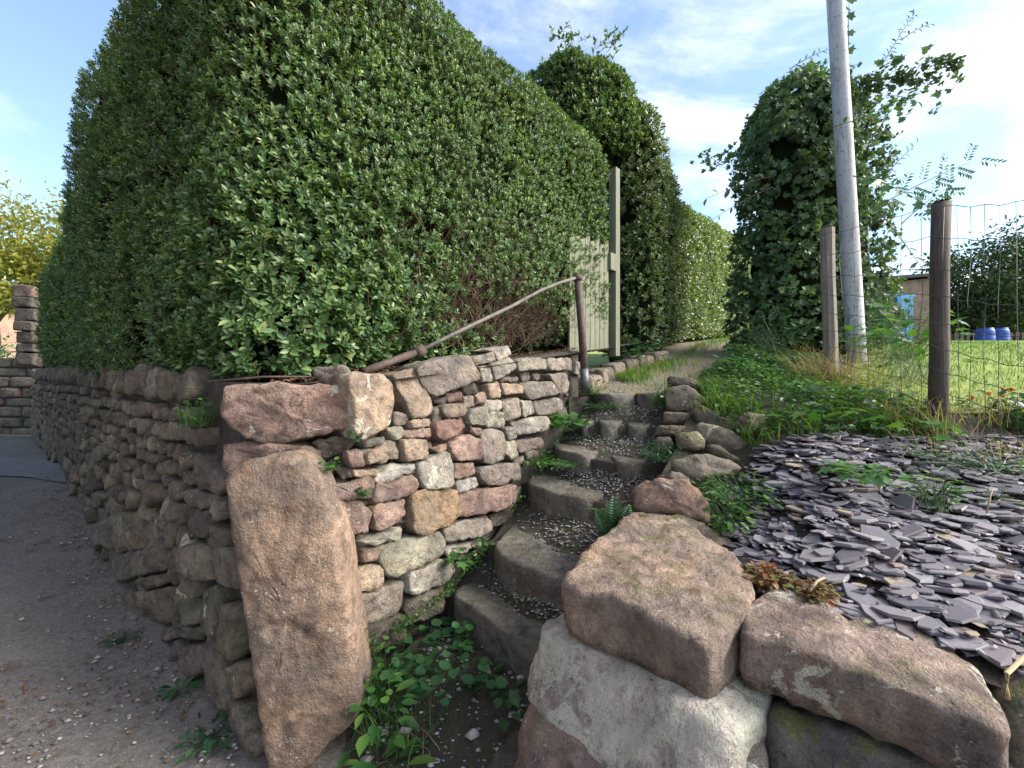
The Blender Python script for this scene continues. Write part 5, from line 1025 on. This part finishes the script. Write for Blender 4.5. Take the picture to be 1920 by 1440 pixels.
# lawn grass, path edges
q = scatter([(2.85, 2.1), (5.2, 2.4), (7.5, 5), (9, 8), (6.2, 7.2), (4.0, 4.6), (2.9, 3.6)], 11000); n = len(q); V, Fc = bladegeo(np.c_[q, [zg(y)+.01 for x, y in q]], RNG.uniform(.03, .09, n), np.c_[RNG.normal(0, .5, (n, 2)), np.zeros(n)], .006); tag(mk('lawn_grass', V, Fc, M_GRASS), 'short bright lawn grass beyond the wire fence', 'grass', kind='stuff')
k = RNG.uniform(0, 1, 3600)**1.4; Lx = np.interp(k, [0, .15, .4, 1], [1.05, 1.3, 2.0, 5.5]); Ly = np.interp(k, [0, .15, .4, 1], [4.35, 4.7, 5.4, 10.4]); sd_ = RNG.uniform(0, 1, 3600) < .55; wd_ = np.where(sd_, np.abs(RNG.normal(0, .16, 3600)), 1.15-np.abs(RNG.normal(0, .25, 3600)))
q = np.c_[Lx+.80*wd_, Ly-.55*wd_]; n = len(q); V, Fc = bladegeo(np.c_[q, [zpath(y) for x, y in q]], RNG.uniform(.04, .15, n), np.c_[RNG.normal(0, .5, (n, 2)), np.zeros(n)], .006); tag(mk('path_grass', V, Fc, M_GRASS), 'grass fringing the mossy path by the hedge', 'grass', kind='stuff')
mg = rosette('marigold', 'orange flowering plant on the lawn edge beyond the mesh', (3.15, 2.75, 1.28), 60, .06, M_WEED, T_OVAL, .4, .2, .16)
for i in range(5):
    c_ = np.array([[3.17, 2.72, 1.44]])+RNG.normal(size=(1, 3))*np.array([.09, .06, .03]); nn_ = 9; V, Fc = leafgeo(np.repeat(c_, nn_, 0), rdir(nn_)+np.array([[0, 0, .5]]), rdir(nn_), .022, .016, T_ROUND); mk('flower', V, Fc, M_ORANGE, mg)
q = scatter([(2.9, 2.3), (3.6, 2.3), (4.2, 2.7), (3.1, 2.75)], 700); n = len(q); V, Fc = leafgeo(np.c_[q, [zg(y)+.03 for x, y in q]+RNG.uniform(0, .16, n)], rdir(n), nrm(rdir(n)*.5+np.array([[0, 0, 1]])), .06, .04, T_OVAL); tag(mk('border_plants', V, Fc, M_WEEDD), 'dark low border plants along the lawn edge behind the fence', 'plants', kind='stuff')

# ------------------------------------------------------------------ background on the garden side
def tree(name, label, base, trunk, crown, n, L, mat, clumps=26, T=T_LOW, limbs=6, group=None):
    """crown: list of (centre, radii)"""
    t = thing(name, label, 'tree', base, group); b = Vector(base); V, Fc = tube([b, b+Vector((.05, 0, trunk*.5)), b+Vector((0, 0, trunk))], [trunk*.05+.05, trunk*.04+.04, trunk*.03+.02], 8); parts = [(V, Fc)]; G = []; per = n//(len(crown)*clumps)
    for c, r in crown:
        c = np.array(c); r = np.array(r)
        for i in range(limbs):
            d = np.array(rdir(1)[0])*r*.75; parts.append(tube([b+Vector((0, 0, trunk*.8)), Vector(c*.5+np.array(b)*.5+np.array([0, 0, trunk*.35])), Vector(c+d)], [.05*trunk**.5, .035, .012], 6))
        for i in range(clumps):
            d = rdir(1)[0]; cc = c+d*r*RNG.uniform(.45, 1.0)**.6; q = cc[None]+RNG.normal(size=(per, 3))*r*.17; G.append(leafgeo(q, rdir(per), nrm(rdir(per)+np.array([[0, 0, .7]])), RNG.uniform(.7, 1.3, per)*L, RNG.uniform(.4, .65, per)*L, T))
    V, Fc = merge(parts); mk('trunk', V, Fc, M_BARK, t); V, Fc = cat(G); mk('crown', V, Fc, mat, t); return t
sh = thing('garden_shed', 'dark brick shed with a blue door at the lawn far end', 'shed', (16.2, 17.2, 2.75))
v, f = box(15.0, 17.1, 17.0, 19.5, 2.6, 5.75); v[4] = (15.0, 17.0, 5.55); v[7] = (15.0, 19.5, 5.55); mk('wall', v, f, M_BRICK, sh, False)
v, f = box(14.85, 17.25, 16.85, 19.6, 5.60, 5.72); v = [(x, y, z+(.1 if x > 16 else -.08)+.12) for x, y, z in v]; mk('roof', v, f, M_BLACK, sh, False)
dr = mk('door', *box(15.28, 15.92, 16.93, 17.05, 2.75, 4.95), M_BLUE, sh, False)
for i in range(4): mk('plank', *box(15.30+i*.155, 15.30+i*.155+.14, 16.915, 16.94, 2.8, 4.9), M_BLUE, dr, False)
mk('door_frame', *box(15.18, 16.02, 16.95, 17.03, 4.955, 5.07), M_BLUE, sh, False); mk('gutter_pipe', *box(17.12, 17.22, 16.9, 17.0, 2.75, 5.7), M_BLACK, sh, False)
v, f = box(16.5, 17.9, 18.2, 19, 2.7, 4.65); tag(mk('brick_pier', v, f, M_BRICKRED, None, False), 'red brick wall end beside the shed', 'wall')
def barrel(x, label):
    t = thing('barrel', label, 'barrel', (x, 16.6, 2.72), 'blue barrels by the low fence'); prof = [(.0, .25), (.08, .27), (.3, .29), (.33, .275), (.36, .29), (.62, .29), (.65, .275), (.68, .29), (.85, .27), (.9, .25)]
    V, Fc = tube([(x, 16.6, 2.72+z) for z, r in prof], [r for z, r in prof], 18); mk('body', V, Fc, M_BLUEBIN, t); V, Fc = tube([(x, 16.6, 3.62), (x, 16.6, 3.66)], .24, 16); mk('lid', V, Fc, M_BLUEBIN, t)
barrel(18.4, 'blue plastic barrel nearer the shed beside the low paling fence'); barrel(18.95, 'blue plastic barrel farther from the shed by the low fence')
pf = thing('paling_fence', 'low dark wooden paling fence at the lawn far edge', 'fence', (19, 17.4, 2.75)); 
for i in range(34): x = 17.3+i*.25; v, f = box(x, x+.12, 17.4, 17.43, 2.7, 3.62+random.uniform(-.04, .04)); mk('pale', v, f, M_WOODDARK, pf, False)
for zz_ in (2.95, 3.45): mk('rail', *box(17.2, 25.8, 17.435, 17.48, zz_, zz_+.09), M_WOODDARK, pf, False)
tree('garden_tree', 'ragged fruit tree silhouetted behind the low fence', (22.0, 20, 2.8), 2.2, [((22.4, 20, 6.2), (2.3, 2, 2.3)), ((24.5, 20.5, 5.6), (2, 2, 2.2))], 15000, .2, M_TREELEAF, 46)
tree('garden_tree', 'dense dark tree close to the red brick wall', (20, 22, 2.8), 1.4, [((20.3, 22.5, 4.9), (1.6, 1.6, 1.7)), ((23.5, 23, 4.5), (2.6, 1.6, 1.6)), ((26.5, 23, 5.0), (2.6, 1.6, 2.2))], 24000, .24, M_TREELEAF, 40)
tree('garden_tree', 'small dark tree rising behind the shed roof', (19, 26, 3), 2.0, [((19.6, 26, 6.4), (1.5, 1.4, 1.7)), ((22, 26, 6), (1.6, 1.4, 1.4))], 4200, .19, M_TREELEAF, 24)
# far wooded skyline behind the garden
G = []
for i in range(46):
    x = 24+i*1.7+random.uniform(-1, 1); y = 46+random.uniform(-4, 4); h = random.uniform(2.2, 3.6); q = np.array([[x, y, 4.2+h*.5]])+RNG.normal(size=(170, 3))*np.array([1.2, 1.0, h*.33]); G.append(leafgeo(q, rdir(170), rdir(170), .55, .4, T_LOW))
V, Fc = cat(G); tag(mk('far_wood', V, Fc, M_TREELEAF), 'far dark belt of trees beyond the garden', 'wood', kind='stuff')

# ------------------------------------------------------------------ background at the lane end
cw = thing('end_wall', 'dark coursed stone wall closing the lane end', 'wall', (-11.5, 9.3, .4))
z = .2; row = 0
while z < 1.88:
    h_ = random.uniform(.16, .24); x = -14.2+random.uniform(0, .3)
    while x < -9.6:
        w_ = random.uniform(.35, .75); b_ = box(x+.008, x+w_-.008, 9.12+random.uniform(-.02, .02), 9.5, z+.006, z+h_-.006)[0]
        rock_hex('stone', [b_[0], b_[1], b_[2], b_[3], b_[4], b_[5], b_[6], b_[7]], M_ROADSTONE, (*[c_*random.uniform(.75, 1.0) for c_ in (.17, .145, .125)][:3], random.uniform(0, .35)), cw, 5, 9, .012); x += w_
    z += h_
mk('core', *box(-14.3, -9.6, 9.17, 9.45, 0, 1.86), M_MORTAR, cw, False)
gp = thing('gate_pier', 'rough stone gate pier rising above the lane end wall', 'pier', (-10.45, 9.3, 1.9)); z = 1.9; i = 0
while z < 3.6:
    h_ = random.uniform(.2, .34); j1, j2 = random.uniform(-.04, .04), random.uniform(-.04, .04); b_ = box(-10.55+j1, -10.14+j2, 9.05+j1, 9.45, z, z+h_-.012)[0]; cc = (.19, .14, .12) if z > 3.3 else (.10, .09, .08)
    rock_hex('stone', b_, M_ROADSTONE, (*cc, .2), gp, 10, 16, .022); z += h_
hs = thing('brick_house', 'pink brick cottage with a slate roof far down the lane', 'house', (-33, 26, .4)); mk('wall', *box(-38, -30.6, 25, 31, .3, 6.1), M_BRICKHOUSE, hs, False)
V = [(-38.4, 24.6, 5.9), (-30.3, 24.6, 5.9), (-30.3, 31.4, 5.9), (-38.4, 31.4, 5.9), (-38.4, 28, 8.2), (-31.5, 28, 8.2)]; mk('roof', V, [(0, 1, 5, 4), (2, 3, 4, 5), (1, 2, 5), (3, 0, 4), (3, 2, 1, 0)], M_ROOF, hs, False)
q = np.array([[-17, 14, 2.0]])+RNG.normal(size=(2600, 3))*np.array([1.3, .6, .42]); n = len(q); t = thing('lane_shrub', 'rounded green shrub behind the lane end wall', 'shrub', (-17, 14, .3)); V, Fc = leafgeo(q, rdir(n), rdir(n), .12, .07, T_LOW); mk('crown', V, Fc, M_WEEDD, t)
V, Fc = tube([(-17, 14, .3), (-17, 14, 1.0), (-16.9, 14, 1.9)], [.06, .05, .02], 7); mk('trunk', V, Fc, M_BARK, t)
tree('autumn_tree', 'yellow green sunlit tree beyond the lane end', (-25.5, 21, .4), 5.0, [((-25.6, 21, 8.6), (3.0, 2.4, 3.0)), ((-22.6, 21, 8.2), (1.9, 1.6, 2.6)), ((-24.5, 20.5, 6.2), (2.6, 1.8, 1.3)), ((-29, 21, 8), (3, 2.5, 3))], 15000, .24, M_YELLEAF, 34)

ct = thing('shade_cottage', 'unseen dark brick cottage added across the lane to shade the lane wall', 'house', (-7.5, -1.5, 0))  # out of view, added to shade the lane wall and the hedge's lane side
mk('wall', *box(-11, -4.6, -7, 2.2, -.1, 6.2), M_BRICK, ct, False)
V = [(-11.3, -7.3, 6.1), (-4.3, -7.3, 6.1), (-4.3, 2.5, 6.1), (-11.3, 2.5, 6.1), (-7.8, -7.3, 8.6), (-7.8, 2.5, 8.6)]; mk('roof', V, [(1, 2, 5, 4), (3, 0, 4, 5), (0, 1, 4), (2, 3, 5), (3, 2, 1, 0)], M_ROOF, ct, False)
dd_ = mk('door', *box(-4.62, -4.55, -2.4, -1.5, 0, 2.05), M_BLUE, ct, False); mk('handle', *box(-4.56, -4.50, -1.66, -1.6, 1.0, 1.1), M_BLACK, dd_, False)
for y_ in (-5.4, .2):
    for z_ in (1.0, 3.8): fw = mk('window', *box(-4.62, -4.57, y_, y_+1.0, z_, z_+1.2), M_BLACK, ct, False); mk('sill', *box(-4.6, -4.48, y_-.06, y_+1.06, z_-.09, z_-.01), M_POLE, fw, False)
